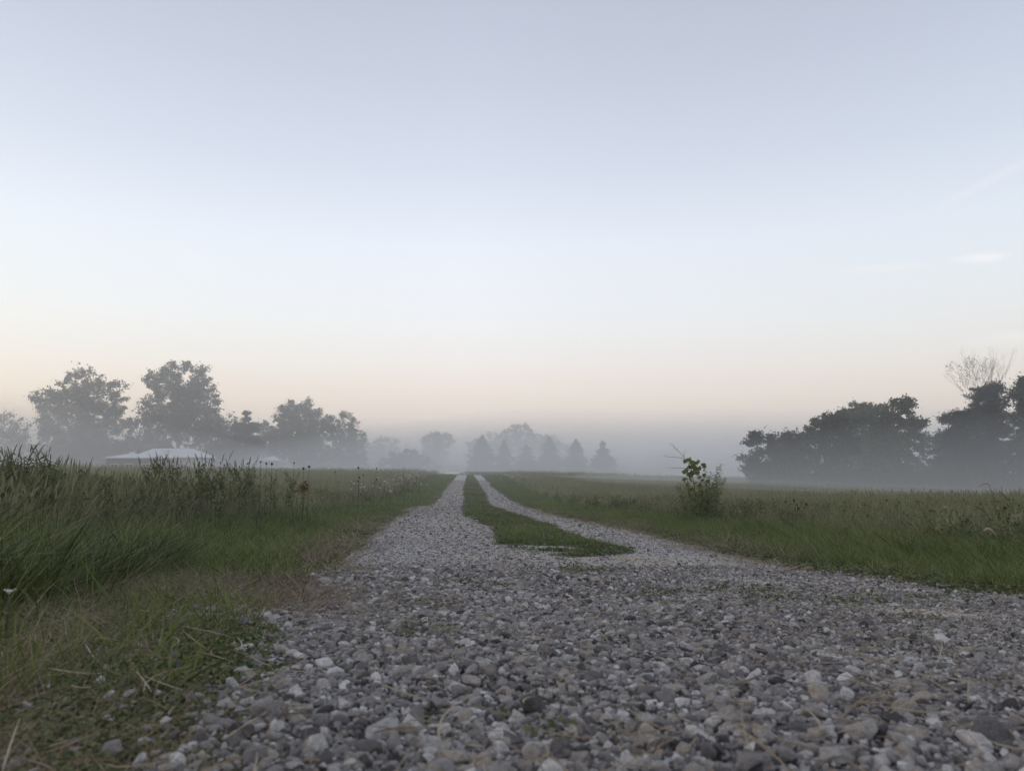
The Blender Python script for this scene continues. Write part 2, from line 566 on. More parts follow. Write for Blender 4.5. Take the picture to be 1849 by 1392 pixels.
# gravel road sheet
ry = np.concatenate([np.linspace(-8, 0, 8), np.linspace(.1, 8, 120), np.geomspace(8.1, 118, 150)])
u = np.linspace(0, 1, 26)
wig = .05 * np.sin(ry * 9.1) + .05 * np.sin(ry * 3.7 + 1)
a0 = xL(ry) - .08 + wig; a1 = xR(ry) + .06 - wig * .8
RX = a0[:, None] + (a1 - a0)[:, None] * u[None]
RY = np.broadcast_to(ry[:, None], RX.shape)
edge = np.minimum(u, 1 - u)[None]
RZ = terr(RX, RY) + .010 * sstep(0, .06, edge) + .004
nx, ny = len(u), len(ry)
i = np.arange(ny - 1)[:, None] * nx; j = np.arange(nx - 1)[None]
Q = np.stack([i + j, i + j + 1, i + nx + j + 1, i + nx + j], -1).reshape(-1, 4)
road = bpy.data.objects.new('gravel_road', make_mesh('gravel_road', np.stack([RX, RY, RZ], -1), [Q], M['road'], True))
COL.objects.link(road)
tag(road, 'grey gravel farm lane with two wheel tracks running into the mist', kind='structure')

# ------------------------------------------------------------------ scatter (geometry nodes)
_gn = {}


def proto_collection(name, meshes):
    c = bpy.data.collections.new(name)
    for k, me in enumerate(meshes):
        o = bpy.data.objects.new('%s_%02d' % (name, k), me)
        c.objects.link(o)
    return c


def scatter(name, P, rot, scl, idx, tint, coll, label, kind='stuff', parent=None):
    me = bpy.data.meshes.new(name)
    n = len(P)
    me.vertices.add(n)
    me.vertices.foreach_set('co', np.asarray(P, np.float32).ravel())
    for an, ty, v in (('rot', 'FLOAT_VECTOR', rot), ('scl', 'FLOAT_VECTOR', scl), ('idx', 'INT', idx), ('tint', 'FLOAT', tint)):
        at_ = me.attributes.new(an, ty, 'POINT')
        v = np.asarray(v, np.int32 if ty == 'INT' else np.float32)
        at_.data.foreach_set('vector' if ty == 'FLOAT_VECTOR' else 'value', v.ravel())
    o = bpy.data.objects.new(name, me)
    COL.objects.link(o)
    ng = bpy.data.node_groups.new(name + '_nodes', 'GeometryNodeTree')
    ng.interface.new_socket('Geometry', in_out='INPUT', socket_type='NodeSocketGeometry')
    ng.interface.new_socket('Geometry', in_out='OUTPUT', socket_type='NodeSocketGeometry')
    gi = ng.nodes.new('NodeGroupInput'); go = ng.nodes.new('NodeGroupOutput')
    ci = ng.nodes.new('GeometryNodeCollectionInfo')
    ci.inputs['Collection'].default_value = coll
    ci.inputs['Separate Children'].default_value = True
    ci.inputs['Reset Children'].default_value = True
    ip = ng.nodes.new('GeometryNodeInstanceOnPoints')
    ip.inputs['Pick Instance'].default_value = True
    ng.links.new(gi.outputs[0], ip.inputs['Points'])
    ng.links.new(ci.outputs[0], ip.inputs['Instance'])
    for an, ty, sock in (('rot', 'FLOAT_VECTOR', 'Rotation'), ('scl', 'FLOAT_VECTOR', 'Scale'), ('idx', 'INT', 'Instance Index')):
        na = ng.nodes.new('GeometryNodeInputNamedAttribute')
        na.data_type = ty
        na.inputs['Name'].default_value = an
        ng.links.new(na.outputs['Attribute'], ip.inputs[sock])
    ng.links.new(ip.outputs[0], go.inputs[0])
    md = o.modifiers.new('scatter', 'NODES')
    md.node_group = ng
    if parent is not None:
        o.parent = parent
    tag(o, label, kind=kind)
    return o


def grass_scatter(name, x, y, coll, nproto, size, label, tint=None, tilt=.12, lean=None, sz_var=.3, zoff=0.0):
    n = len(x)
    P = np.stack([x, y, terr(x, y) + zoff], -1)
    rot = np.stack([RNG.normal(0, tilt, n), RNG.normal(0, tilt, n), RNG.uniform(0, 2 * np.pi, n)], -1)
    if lean is not None:
        rot[:, 2] = lean + RNG.normal(0, 1.2, n)
    s = np.broadcast_to(size, (n,)) * np.exp(sz_var * np.clip(RNG.normal(0, 1, n), -2, 1.5))
    scl = np.stack([s * RNG.uniform(.85, 1.15, n), s * RNG.uniform(.85, 1.15, n), s], -1)
    if tint is None:
        tint = np.clip(.48 + .12 * wob(x, y, .9) + .10 * wob(x, y, 3.1) + .07 * wob(y, x, 7.7) + RNG.normal(0, .17, n), 0, 1)
    return scatter(name, P, rot, scl, RNG.integers(0, nproto, n), tint, coll, label)


def tuft(nb, h0, h1, spread, w, bend, mat, seed, segs=4, heads=0.0, lean=0.0):
    r = np.random.default_rng(seed)
    mb = MB()
    for _ in range(nb):
        a = r.uniform(0, 2 * np.pi); rr = spread * math.sqrt(r.uniform()) * .6
        b0 = np.array([math.cos(a) * rr, math.sin(a) * rr, -.02])
        da = a + r.normal(0, .9)
        if lean:
            da = r.normal(0, 1.0)
        h = r.uniform(h0, h1)
        bd = bend * r.uniform(.3, 1.5)
        tt = np.linspace(0, 1, segs + 1)
        out_ = h * bd * tt ** 2 + lean * h * tt
        zz = h * (tt - .25 * bd * tt ** 2.2)
        Pp = b0 + np.stack([np.cos(da) * out_, np.sin(da) * out_, zz], -1)
        wd = w * r.uniform(.5, 1.1) * (1.5 if r.uniform() < .10 else 1.0) * np.clip(1.05 - tt ** 1.6, .04, 1)
        sd = da + math.pi / 2 + r.normal(0, .6)
        mb.strip(Pp, wd, np.array([math.cos(sd), math.sin(sd), 0]))
        if r.uniform() < heads:
            top = Pp[-1]; d_ = Pp[-1] - Pp[-2]; d_ = d_ / np.linalg.norm(d_)
            hl = r.uniform(.05, .12)
            hp = top + d_ * np.linspace(0, hl, 4)[:, None]
            hw = np.array([.003, .007, .006, .001]) * r.uniform(.7, 1.5)
            mb.strip(hp, hw, np.array([math.cos(sd), math.sin(sd), 0]))
            mb.strip(hp, hw, np.array([-math.sin(sd), math.cos(sd), 0]))
    return mb.mesh('tuft', mat)


def herb(nst, h, mat, seed, leaf=.03, nl=26, spread=.12):
    """leafy weed: thin stems with small leaves all the way up"""
    r = np.random.default_rng(seed)
    mb = MB()
    for _ in range(nst):
        a = r.uniform(0, 2 * np.pi); rr = spread * r.uniform(0, 1)
        b0 = np.array([math.cos(a) * rr * .5, math.sin(a) * rr * .5, -.02])
        hh = h * r.uniform(.6, 1.1)
        tip = b0 + np.array([math.cos(a) * rr * 1.3, math.sin(a) * rr * 1.3, hh])
        tt = np.linspace(0, 1, 4)
        mb.strip(b0 + (tip - b0) * tt[:, None], np.array([.004, .003, .0025, .001]), np.array([1, 0, 0]))
        q = r.uniform(.15, 1.0, nl)
        C = b0 + (tip - b0) * q[:, None] + r.normal(0, leaf * .9, (nl, 3)) * np.array([1, 1, .5])
        mb.leaves(C, leaf * (1.2 - .5 * q), .38, .4, rng=r)
    return mb.mesh('herb', mat)


def low_leaves(n, rad_, h, leaf, mat, seed):
    r = np.random.default_rng(seed)
    mb = MB()
    a = r.uniform(0, 2 * np.pi, n); q = np.sqrt(r.uniform(0, 1, n)) * rad_
    C = np.stack([np.cos(a) * q, np.sin(a) * q, h * r.uniform(.15, 1, n) * (1 - .5 * (q / rad_) ** 2)], -1)
    mb.leaves(C, leaf, .75, 1.0, rng=r)
    for k in range(n // 8):
        b0 = C[k] * np.array([.6, .6, 0])
        mb.strip(np.stack([b0, C[k]]), np.array([.0015, .001]), np.array([.7, .7, 0]))
    return mb.mesh('low', mat)


C_verge = proto_collection('verge_tuft', [tuft(20, .06, .19, .075, .0025, .65, M['verge'], 10 + k) for k in range(6)])
C_long = proto_collection('long_tuft', [tuft(14, .16, .34, .08, .0042, .75, M['long'], 30 + k, 6) for k in range(5)])
C_lean = proto_collection('lean_tuft', [tuft(16, .16, .32, .09, .0035, .5, M['long'], 40 + k, 6, 0, .7) for k in range(5)])
C_field = proto_collection('field_tuft', [tuft(26, .30, .62, .16, .0030, .35, M['field'], 50 + k, 4, .45) for k in range(6)])
C_herb = proto_collection('herb_tuft', [herb(5, .38, M['weed'], 70 + k) for k in range(5)])
C_clover = proto_collection('clover_patch', [low_leaves(100, .075, .020, .0055, M['clover'], 80 + k) for k in range(6)])
C_dead = proto_collection('dead_tuft', [tuft(22, .03, .10, .07, .0013, 1.5, M['dead'], 90 + k, 4, 0, .7) for k in range(5)])


def sample(n, y0, y1, x0, x1, power=1.0):
    """random ground points, denser near the camera by y^-power"""
    u_ = RNG.uniform(0, 1, n)
    y = (y0 ** power + u_ * (y1 ** power - y0 ** power)) ** (1 / power) if power != 0 else y0 * (y1 / y0) ** u_
    return RNG.uniform(x0, x1, n) * 1.0, y


def band(n, y0, y1, side, s0, s1, log=True):
    """points at a distance s0..s1 outside the left (-1) or right (+1) road edge"""
    u_ = RNG.uniform(0, 1, n)
    y = y0 * (y1 / y0) ** u_ if log else RNG.uniform(y0, y1, n)
    s_ = RNG.uniform(s0, s1, n)
    x = xL(y) - s_ if side < 0 else xR(y) + s_
    k = in_view(x, y)
    return x[k], y[k], s_[k]


def cat(*a):
    return tuple(np.concatenate(q) for q in zip(*a))


# short green verge on both sides
x, y, s_ = cat(band(13500, 1.5, 22, -1, .15, 2.6), band(6500, 22, 116, -1, .05, 3.0), band(17000, 1.5, 22, 1, .02, 1.9), band(7500, 22, 116, 1, .05, 2.6))
k = (RNG.uniform(size=len(x)) < sstep(-.05, .3, s_)) & ~((x < 0) & (y < 3.4) & (s_ < .9))
x, y, s_ = x[k], y[k], s_[k]
size = .62 + .55 * sstep(.15, 1.2, s_) + .012 * np.clip(y - 15, 0, 60)
size = np.where(x > 0, size * .80, size)
grass_scatter('verge_grass', x, y, C_verge, 6, size, 'short green grass on the verges beside the gravel lane', sz_var=.22)

# longer blades by the left of the camera and along the back of the verges
x, y, s_ = cat(band(2600, 1.5, 4.0, -1, .62, 2.4), band(2600, 2.5, 14, -1, .7, 2.8), band(800, 3.6, 22, 1, .7, 1.8))
grass_scatter('long_grass', x, y, C_long, 5, np.where(x > 0, .52, .62) + np.where(x > 0, .05, .25) * sstep(.6, 1.6, s_), 'long arching green grass blades at the back of the verges', sz_var=.25)
x, y, s_ = cat(band(420, 1.45, 3.6, -1, .55, 1.8), band(160, 2.2, 6, 1, .6, 1.3))
grass_scatter('leaning_grass', x, y, C_lean, 5, .46 + .2 * sstep(.4, 1.2, s_), 'long grass combed over towards the gravel lane', lean=np.where(x < 0, -.1, 2.6), sz_var=.25)

# tall pale meadow grass
x, y, s_ = cat(band(2600, 3.6, 20, -1, 1.5, 4), band(1800, 4.0, 20, 1, 1.2, 3.5), band(3600, 3.4, 14, -1, 2.2, 9), band(15000, 10, 60, -1, 2.3, 48), band(14000, 50, 125, -1, 2.6, 95),
               band(4200, 3.6, 14, 1, 1.7, 10), band(15000, 10, 60, 1, 1.8, 50), band(14000, 50, 125, 1, 2.2, 105))
size = (.66 + .30 * sstep(2.0, 6.0, s_)) * (1 + .004 * np.clip(y - 20, 0, 100))
size = np.where(x > 0, size * (.60 + .38 * sstep(8, 40, y)), size)
tint = np.clip(.5 + .20 * wob(x, y, .35) + .12 * sstep(15, 50, y) + RNG.normal(0, .14, len(x)), 0, 1)
grass_scatter('meadow_grass', x, y, C_field, 6, size, 'tall pale seeding meadow grass on both fields', tint=tint, tilt=.08, sz_var=.18)

# leafy weeds between verge and meadow
x, y, s_ = cat(band(2400, 4.2, 26, -1, 1.8, 4.2), band(1300, 20, 110, -1, 1.9, 12), band(1500, 3.0, 26, 1, 1.2, 4.0), band(1500, 20, 110, 1, 1.8, 16))
k = wob(x, y, .55) > -.35
x, y, s_ = x[k], y[k], s_[k]
grass_scatter('leafy_weeds', x, y, C_herb, 5, np.where(x > 0, .55 + .008 * np.clip(y, 0, 40), .85 + .004 * y), 'dark leafy weeds between the verge and the meadow', sz_var=.22)

# centre strip, weeds creeping onto the gravel, edge of the right verge
n = 36000
y = STRIP_Y0 * (116 / STRIP_Y0) ** RNG.uniform(0, 1, n)
lo, hi = sL(y) + .15, sR(y) - .09
x = lo + (hi - lo) * RNG.uniform(-.12, 1.12, n)
ragged = .5 * wob(x, y, 6.0) + .5 * wob(y, x, 13.0)
q_ = np.minimum(x - lo, hi - x) - .03 + .17 * ragged + .5 * np.minimum(y - STRIP_Y0 - .1, .5)
k = (RNG.uniform(size=n) < np.clip(.10 + (y - STRIP_Y0) / 2.4 + .5 * ragged, .05, 1)) & (hi > lo) & (q_ > .30 * RNG.uniform(-.35, 1, n) ** 3) & (wob(x, y, 2.2) + .7 * wob(y, x, 6.1) > RNG.uniform(-1.35, 1.25, n))
cx1, cy1 = x[k], y[k]
bx, by, bs = cat(band(7000, 1.4, 14, 1, -.02, .65), band(2600, 3.2, 16, -1, -.05, .7), band(7500, .42, 3.0, -1, .05, .95), band(6000, .42, 1.5, -1, -.05, .45), band(1500, 14, 60, 1, -.05, .5))
px_, py_, ps_ = band(2600, .4, 3.2, -1, -.75, .1)           # patches on the gravel at the left
kk = wob(px_, py_, 5.5) + .35 * ps_ / .5 > .40
q_x = RNG.uniform(.3, 2.8, 2200); q_y = RNG.uniform(1.2, 4.4, 2200)
kq = (wob(q_x * 1.3, q_y * 2.0, 2.6) > 1.12) & in_view(q_x, q_y) & (q_x < xR(q_y))
spx, spy = [], []
for (a, b, n_, sd) in [(1330, 1088, 26, .13), (1380, 1096, 18, .10), (1460, 1100, 14, .09), (1600, 1090, 10, .07), (1665, 1141, 14, .05), (1760, 1180, 22, .07), (1820, 1188, 14, .06), (1420, 1078, 14, .09),
                       (640, 1130, 12, .05), (600, 1165, 10, .04), (770, 1185, 14, .04), (660, 1225, 12, .03), (815, 1215, 12, .03), (845, 1265, 12, .025), (820, 1325, 12, .02), (690, 1260, 12, .025), (985, 1345, 9, .015), (1050, 1040, 14, .10), (1180, 1085, 8, .06), (720, 1110, 12, .05)]:
    q = pick(a, b)
    spx.append(q[0] + RNG.normal(0, sd * 1.3, n_)); spy.append(q[1] + RNG.normal(0, sd, n_))
spx = np.concatenate(spx); spy = np.concatenate(spy)
x = np.concatenate([cx1, bx, px_[kk], q_x[kq], spx]); y = np.concatenate([cy1, by, py_[kk], q_y[kq], spy])
kb = np.concatenate([np.full(len(cx1), 1.0), np.full(len(bx), 1.0), np.full(kk.sum(), .75), np.full(kq.sum(), .6), np.full(len(spx), .95)])
grass_scatter('ground_cover', x, y, C_clover, 6, kb * (.34 + .36 * sstep(.6, 3.5, y) + .024 * np.clip(y, 0, 40)), 'low creeping weeds on the centre strip and gravel edges', sz_var=.38, zoff=.006)
# sparse blades on the strip
k = RNG.uniform(size=len(cx1)) < np.where(cy1 > 27, .55, .16)
grass_scatter('strip_grass', cx1[k], cy1[k], C_verge, 6, .42 + .004 * cy1[k], 'thin grass growing on the centre strip of the lane', zoff=.01)

x, y, s_ = band(2300, .85, 3.4, -1, .05, 1.0)
k = wob(x, y, 3.4) > RNG.uniform(-1.3, .9, len(x))
grass_scatter('edge_grass', x[k], y[k], C_verge, 6, .22 + .09 * y[k], 'short ragged grass at the near left edge of the gravel', sz_var=.4, tilt=.45)
# dead grass at the left edge
x, y, s_ = cat(band(8000, .42, 3.6, -1, -.05, 1.1), band(2500, .42, 1.6, -1, -.05, .4), band(900, 3.0, 12, -1, -.05, .45), band(700, 2.5, 16, 1, -.02, .3), band(800, .5, 2.1, -1, -.42, 0))
k = wob(x, y, 2.3) + .4 > RNG.uniform(-.4, 1.0, len(x))
x, y = x[k], y[k]
grass_scatter('dead_grass', x, y, C_dead, 5, .16 + .27 * np.clip(y, 0, 4), 'brown dead grass matted along the left edge of the gravel', sz_var=.3, zoff=.004)

# ------------------------------------------------------------------ stones


def stone_mesh(seed, sub):
    import bmesh
    r = np.random.default_rng(seed)
    bm = bmesh.new()
    bmesh.ops.create_icosphere(bm, subdivisions=sub, radius=1.0)
    bm.verts.ensure_lookup_table()
    V = np.array([v.co[:] for v in bm.verts])
    F = np.array([[v.index for v in f.verts] for f in bm.faces])
    bm.free()
    nrm = r.normal(size=(13, 3)); nrm /= np.linalg.norm(nrm, axis=1, keepdims=True)
    h = r.uniform(.62, .98, 13)
    dot = V @ nrm.T
    rr = np.where(dot > .05, h[None] / np.maximum(dot, .05), 9)
    rr = np.minimum(1.12, -np.log(np.exp(-rr * 24).sum(1) + np.exp(-1.12 * 24)) / 24)
    V = V * rr[:, None]
    V = V * np.array([r.uniform(.85, 1.3), r.uniform(.75, 1.05), r.uniform(.5, .85)])
    V += .03 * np.sin(V[:, [1, 2, 0]] * 6 + r.uniform(0, 6, 3))
    return make_mesh('stone', V, [F], M['stone'], True)




def crushed_mesh(seed, npt, bev):
    """broken limestone: hull of a few points with worn edges"""
    import bmesh
    r = np.random.default_rng(seed)
    q = r.normal(size=(npt, 3)); q /= np.linalg.norm(q, axis=1, keepdims=True)
    q *= r.uniform(.82, 1.1, (npt, 1)) * np.array([r.uniform(.95, 1.3), r.uniform(.75, 1.0), r.uniform(.55, .85)])
    bm = bmesh.new()
    vs = [bm.verts.new(p) for p in q]
    res = bmesh.ops.convex_hull(bm, input=vs)
    bmesh.ops.delete(bm, geom=[v for v in bm.verts if not v.link_faces], context='VERTS')
    if bev:
        bmesh.ops.bevel(bm, geom=list(bm.edges), offset=.05, segments=1, affect='EDGES', clamp_overlap=True)
    bmesh.ops.recalc_face_normals(bm, faces=list(bm.faces))
    me = bpy.data.meshes.new('stone')
    bm.to_mesh(me); bm.free()
    me.materials.append(M['stone'])
    return me


S_hi = [crushed_mesh(200 + k, 13 + k % 5, True) for k in range(8)] + [stone_mesh(220 + k, 3) for k in range(4)]
S_lo = [crushed_mesh(300 + k, 11 + k % 4, False) for k in range(8)] + [stone_mesh(320 + k, 2) for k in range(3)]
C_stone_hi = proto_collection('stone_near', S_hi)
C_stone_lo = proto_collection('stone_far', S_lo)


def stones(n, y0, y1, med, sig, power):
    u_ = RNG.uniform(0, 1, n)
    y = (y0 ** power + u_ * (y1 ** power - y0 ** power)) ** (1 / power)
    wdt = xR(y) - xL(y)
    x = xL(y) + RNG.uniform(-.12, 1.02, n) * wdt
    r = med * np.exp(RNG.normal(0, sig, n))
    # coarse stones gather at the left of the mouth, the wheel track at the right is fine
    fine = sstep(.2, 1.0, x) * (1 - sstep(2.0, 5.0, y)) + .6 * sstep(2.4, 4.5, y) * (1 - sstep(10, 18, y))
    r = r * (1 - .38 * np.clip(fine, 0, 1))
    dl = x - xL(y)
    k = in_view(x, y, 1.15) & (RNG.uniform(size=n) < np.where(dl < 0, .25 + .0 * dl, 1) * np.where(dl < -.35, .3, 1) * np.where((dl < -.02) & (y < 1.6), .35, 1))
    k &= ~(on_strip(x, y) & (RNG.uniform(size=n) < np.clip(.25 + (y - STRIP_Y0) / 4, .2, .8)))
    k &= RNG.uniform(size=n) > .5 * np.clip(fine, 0, 1)
    return x[k], y[k], np.clip(r[k], .0016, np.where(y[k] < 2.5, .0125, .03))


x, y, r = cat(stones(215000, .30, 2.2, .0028, .54, 1.3), stones(150000, 2.2, 6.5, .0043, .50, 1.0), stones(60000, 6.5, 21.6, .0085, .45, .5), stones(18000, 26.8, 75, .024, .38, .3))
big_n = 170                                                     # larger lumps lying on top
u_ = RNG.uniform(0, 1, big_n)
by = .45 * (9 / .45) ** u_
bx = xL(by) + RNG.uniform(0, 1, big_n) ** 1.2 * (xR(by) - xL(by))
kb = in_view(bx, by, 1.1) & ~on_strip(bx, by)
x = np.concatenate([x, bx[kb]]); y = np.concatenate([y, by[kb]]); r = np.concatenate([r, RNG.uniform(.007, .0130, kb.sum())])
ex = [(478, 1338, .036), (1320, 1345, .030), (1255, 1365, .019), (690, 1365, .028), (965, 1318, .030), (1640, 1318, .030), (1560, 1375, .032), (1800, 1385, .034),
      (650, 1215, .026), (745, 1230, .024), (890, 1150, .016), (1145, 1195, .022), (1060, 1105, .024), (860, 1072, .030), (1160, 1065, .030), (1700, 1180, .024)]
for (a, b, c) in ex:
    q = pick(a, b)
    x = np.append(x, q[0]); y = np.append(y, q[1]); r = np.append(r, c * .62)
n = len(x)
mound = .5 + .5 * wob(x, y, 7.0) / 1.5
z = terr(x, y) + .012 + r * RNG.uniform(-.15, .45, n) + np.where(y < 3.5, .010 * mound, 0)
P = np.stack([x, y, z], -1)
rot = np.stack([RNG.normal(0, .35, n), RNG.normal(0, .35, n), RNG.uniform(0, 2 * np.pi, n)], -1)
scl = np.stack([r] * 3, -1)
show = r / np.maximum(y, .3) * in_view(x, y, .98) * (y > .56)
order = np.argsort(-show)
near, rest = order[:300], order[300:]
for q in near:
    o = bpy.data.objects.new('stone', S_hi[int(RNG.integers(0, len(S_hi)))])
    COL.objects.link(o)
    o.parent = road
    o.location = P[q]; o.rotation_euler = rot[q]; o.scale = scl[q]
bigger = r[rest] / np.maximum(y[rest], .3) > .0075
hi = rest[bigger]; lo = rest[~bigger]
scatter('gravel', P[hi], rot[hi], scl[hi], RNG.integers(0, 12, len(hi)), np.zeros(len(hi)), C_stone_hi, 'loose angular grey limestone gravel in the foreground of the lane')
scatter('fine_gravel', P[lo], rot[lo], scl[lo], RNG.integers(0, 11, len(lo)), np.zeros(len(lo)), C_stone_lo, 'packed grey gravel of the lane further on')

# straw lying about
mb = MB()
bx, by, bs = cat(band(900, .5, 4, -1, -1.0, .8), band(700, 3, 18, -1, -.2, .3), band(1100, 3, 18, 1, -.28, .03), band(150, .5, 3, -1, -2.0, -.6))
k = on_strip(cx1, cy1) & (RNG.uniform(size=len(cx1)) < .012)
bx = np.concatenate([bx, cx1[k] + RNG.normal(0, .08, k.sum())]); by = np.concatenate([by, cy1[k]])
for a, b in zip(bx, by):
    ln = RNG.uniform(.015, .065) * (1 + .12 * min(b, 10)); an = RNG.uniform(0, 3.14); cv = RNG.normal(0, .55)
    tt = np.linspace(-.5, .5, 5)
    Pp = np.stack([a + ln * (tt * math.cos(an) - cv * tt ** 2 * math.sin(an)), b + ln * (tt * math.sin(an) + cv * tt ** 2 * math.cos(an)),
                   np.zeros(5)], -1)
    Pp[:, 2] = float(terr(a, b)) + .024 + RNG.uniform(0, .012) + tt * ln * RNG.normal(0, .28)
    w_ = RNG.uniform(.0004, .0009) * (1 + .10 * min(b, 10))
    mb.tube(Pp, np.array([.6, 1, 1, .8, .4]) * w_, 3)
o = mb.build('straw', M['straw'])
tag(o, 'dry straw stalks strewn over the gravel and its edges', kind='stuff')

# ------------------------------------------------------------------ trees


def px_ellipsoids(D, ells, depth=.85):
    """crown lobes given as silhouettes (px x, px y, px half width, px half height) at distance D"""
    E = []
    for e in ells:
        c = at(e[0], e[1], D)
        k = D / FPX
        dy = e[4] if len(e) > 4 else 0
        E.append([c[0], c[1] + dy, c[2], e[2] * k, e[2] * k * depth, e[3] * k])
    return np.array(E)


def limb(mb, a, b, r0, r1, rng, sag=.08, n=6, k=6):
    tt = np.linspace(0, 1, n)[:, None]
    d = np.asarray(b) - np.asarray(a)
    ln = np.linalg.norm(d)
    w = rng.normal(0, sag * ln, 3)
    Pp = np.asarray(a) + d * tt + w * (np.sin(tt * np.pi))
    mb.tube(Pp, r0 + (r1 - r0) * tt[:, 0], k)
    return Pp


def broadleaf(name, D, bx, ells, label, mat='broad', leaf=.30, clumps=90, per=60, seed=0, group=None, cat_='tree', rc=None, trunk_r=None, flat=.75, fill=.28):
    r = np.random.default_rng(seed)
    E = px_ellipsoids(D, ells)
    base = at(bx, 850, D); base[2] = float(terr(base[0], base[1]))
    root = empty(name, base, label, cat_, group)
    H = E[:, 2].max() - base[2]
    vol = E[:, 3] * E[:, 5]
    clumps = int(clumps * (3.2 if D > 100 else 2.3)); per = int(per * (.5 if D > 100 else .55))
    pick_ = r.choice(len(E), clumps, p=vol / vol.sum())
    u_ = r.normal(size=(clumps, 3)); u_ /= np.linalg.norm(u_, axis=1, keepdims=True)
    rad_ = np.where(r.uniform(size=clumps) < fill, r.uniform(.2, .75, clumps), r.uniform(.72, .98, clumps))
    C = E[pick_, :3] + u_ * E[pick_, 3:] * rad_[:, None]
    C = C[C[:, 2] > base[2] + .3]
    rc_ = .8 * rc if rc else .17 * math.sqrt(vol.sum() / len(E)) + .3
    lc = []
    for c in C:
        n_ = int(per * r.uniform(.5, 1.4))
        rr = rc_ * r.uniform(.55, 1.35)
        q = r.normal(size=(n_, 3)); q /= np.linalg.norm(q, axis=1, keepdims=True)
        q *= np.abs(r.normal(.62, .30, (n_, 1)))
        o_d = (c - E[:, :3].mean(0)); o_d = o_d / (np.linalg.norm(o_d) + 1e-6)
        lc.append(c + q * np.array([1, 1, flat]) * rr + o_d * np.abs(r.normal(0, .45, (n_, 1))) * rr)
    mb = MB().leaves(np.concatenate(lc) - base, leaf, .65, .2, rng=r)
    mb.build('crown', M[mat], root)
    tr = MB()
    tr_r = trunk_r if trunk_r else H * .022 + .05
    cc = E[:, :3].mean(0) - base
    top = np.array([cc[0] * .7, cc[1] * .3, H * .55])
    Pp = limb(tr, (0, 0, -.2), top, tr_r, tr_r * .45, r, .03, 8, 8)
    for c in C[r.choice(len(C), min(len(C), 16), replace=False)] - base:
        t0 = Pp[min(7, max(2, int(7 * min(.95, max(.3, c[2] / max(H, .1) * .8)))))]
        limb(tr, t0, c, tr_r * .38, tr_r * .08, r, .06, 6, 5)
    tr.build('trunk', M['bark'], root, True)
    return root


def conifer(name, D, bx, top_y, half_w, label, base_y=None, seed=0, group=None, leaf=.22, tiers=22, droop=.35, mat='needle', dens=1.0, irregular=.15, power=.8):
    r = np.random.default_rng(seed)
    base = at(bx, 850, D); base[2] = float(terr(base[0], base[1]))
    top = at(bx, top_y, D)
    H = top[2] - base[2]
    Rm = half_w * D / FPX
    root = empty(name, base, label, 'tree', group)
    mb, tr = MB(), MB()
    tr.tube([[0, 0, -.2], [0, 0, H * .5], [0, 0, H * .97]], [H * .016 + .04, H * .010, .01], 6)
    for q in range(tiers):
        f = (q + .5) / tiers
        z0 = H * (.04 + .95 * f)
        R = Rm * (1 - f) ** power * (1 + r.normal(0, irregular)) + .06
        nb = max(4, int(7 + 6 * (1 - f)))
        a0_ = r.uniform(0, 7)
        for b in range(nb):
            a = a0_ + b * 2 * np.pi / nb + r.normal(0, .15)
            Rb = R * r.uniform(.72, 1.15)
            n_ = max(5, int(dens * 26 * Rb / max(Rm, .1) + 5))
            tt = r.uniform(.12, 1, n_) ** .7
            wd = .22 * Rb * (1.1 - tt)
            off = r.normal(0, 1, n_) * wd
            z = z0 + Rb * (.12 * tt - droop * tt ** 1.5 * r.uniform(.6, 1.4)) + r.normal(0, .03 * Rm, n_)
            C = np.stack([np.cos(a) * tt * Rb - np.sin(a) * off, np.sin(a) * tt * Rb + np.cos(a) * off, z], -1)
            mb.leaves(C, leaf, .45, .3, rng=r)
        if q % 2 == 0 and R > .3:
            for b in range(4):
                a = r.uniform(0, 7)
                tr.tube([[0, 0, z0], [math.cos(a) * R * .8, math.sin(a) * R * .8, z0 - droop * R * .5]], [.03, .008], 4)
    mb.build('crown', M[mat], root)
    tr.build('trunk', M['bark'], root, True)
    return root


def pine(name, D, bx, top_y, lobes, label, seed=0, group=None, leaf=.12, per=260, mat='needle'):
    """pine with flat layered boughs: lobes are (px x, px y, px half width, px half height)"""
    r = np.random.default_rng(seed)
    base = at(bx, 850, D); base[2] = float(terr(base[0], base[1]))
    top = at(bx, top_y, D)
    root = empty(name, base, label, 'tree', group)
    mb, tr = MB(), MB()
    H = top[2] - base[2]
    tr.tube([[0, 0, -.2], [.1, 0, H * .5], [0, 0, H * .95]], [.16, .11, .02], 8)
    E = px_ellipsoids(D, [(a + r.normal(0, 3), b + r.normal(0, 3), c * r.uniform(.75, 1.15), d * r.uniform(1.4, 2.2)) for a, b, c, d in lobes])
    for e in E:
        c = e[:3] - base
        nb = max(8, int(e[3] * e[5] * 42))
        for _ in range(nb):
            u2 = r.normal(size=3); u2 /= np.linalg.norm(u2)
            p = c + u2 * e[3:] * r.uniform(.3, .95)
            # each bough is a small upswept plume
            n_ = int(per * r.uniform(.5, 1.2) * .13)
            rr = .22 + .18 * r.uniform()
            q = r.normal(0, .5, (n_, 3)) * np.array([1.25, 1.25, .42]) * rr
            q[:, 2] += .35 * (q[:, 0] ** 2 + q[:, 1] ** 2) / rr
            mb.leaves(p + q, leaf, .35, .1, rng=r)
        zt = min(H * .9, max(.2, c[2] - .15 * e[3]))
        tr.tube([[0, 0, zt], c * np.array([.5, .5, 0]) + [0, 0, (zt + c[2]) / 2 - .05], c], [.05, .035, .015], 5)
    mb.build('crown', M[mat], root)
    tr.build('trunk', M['bark'], root, True)
    return root


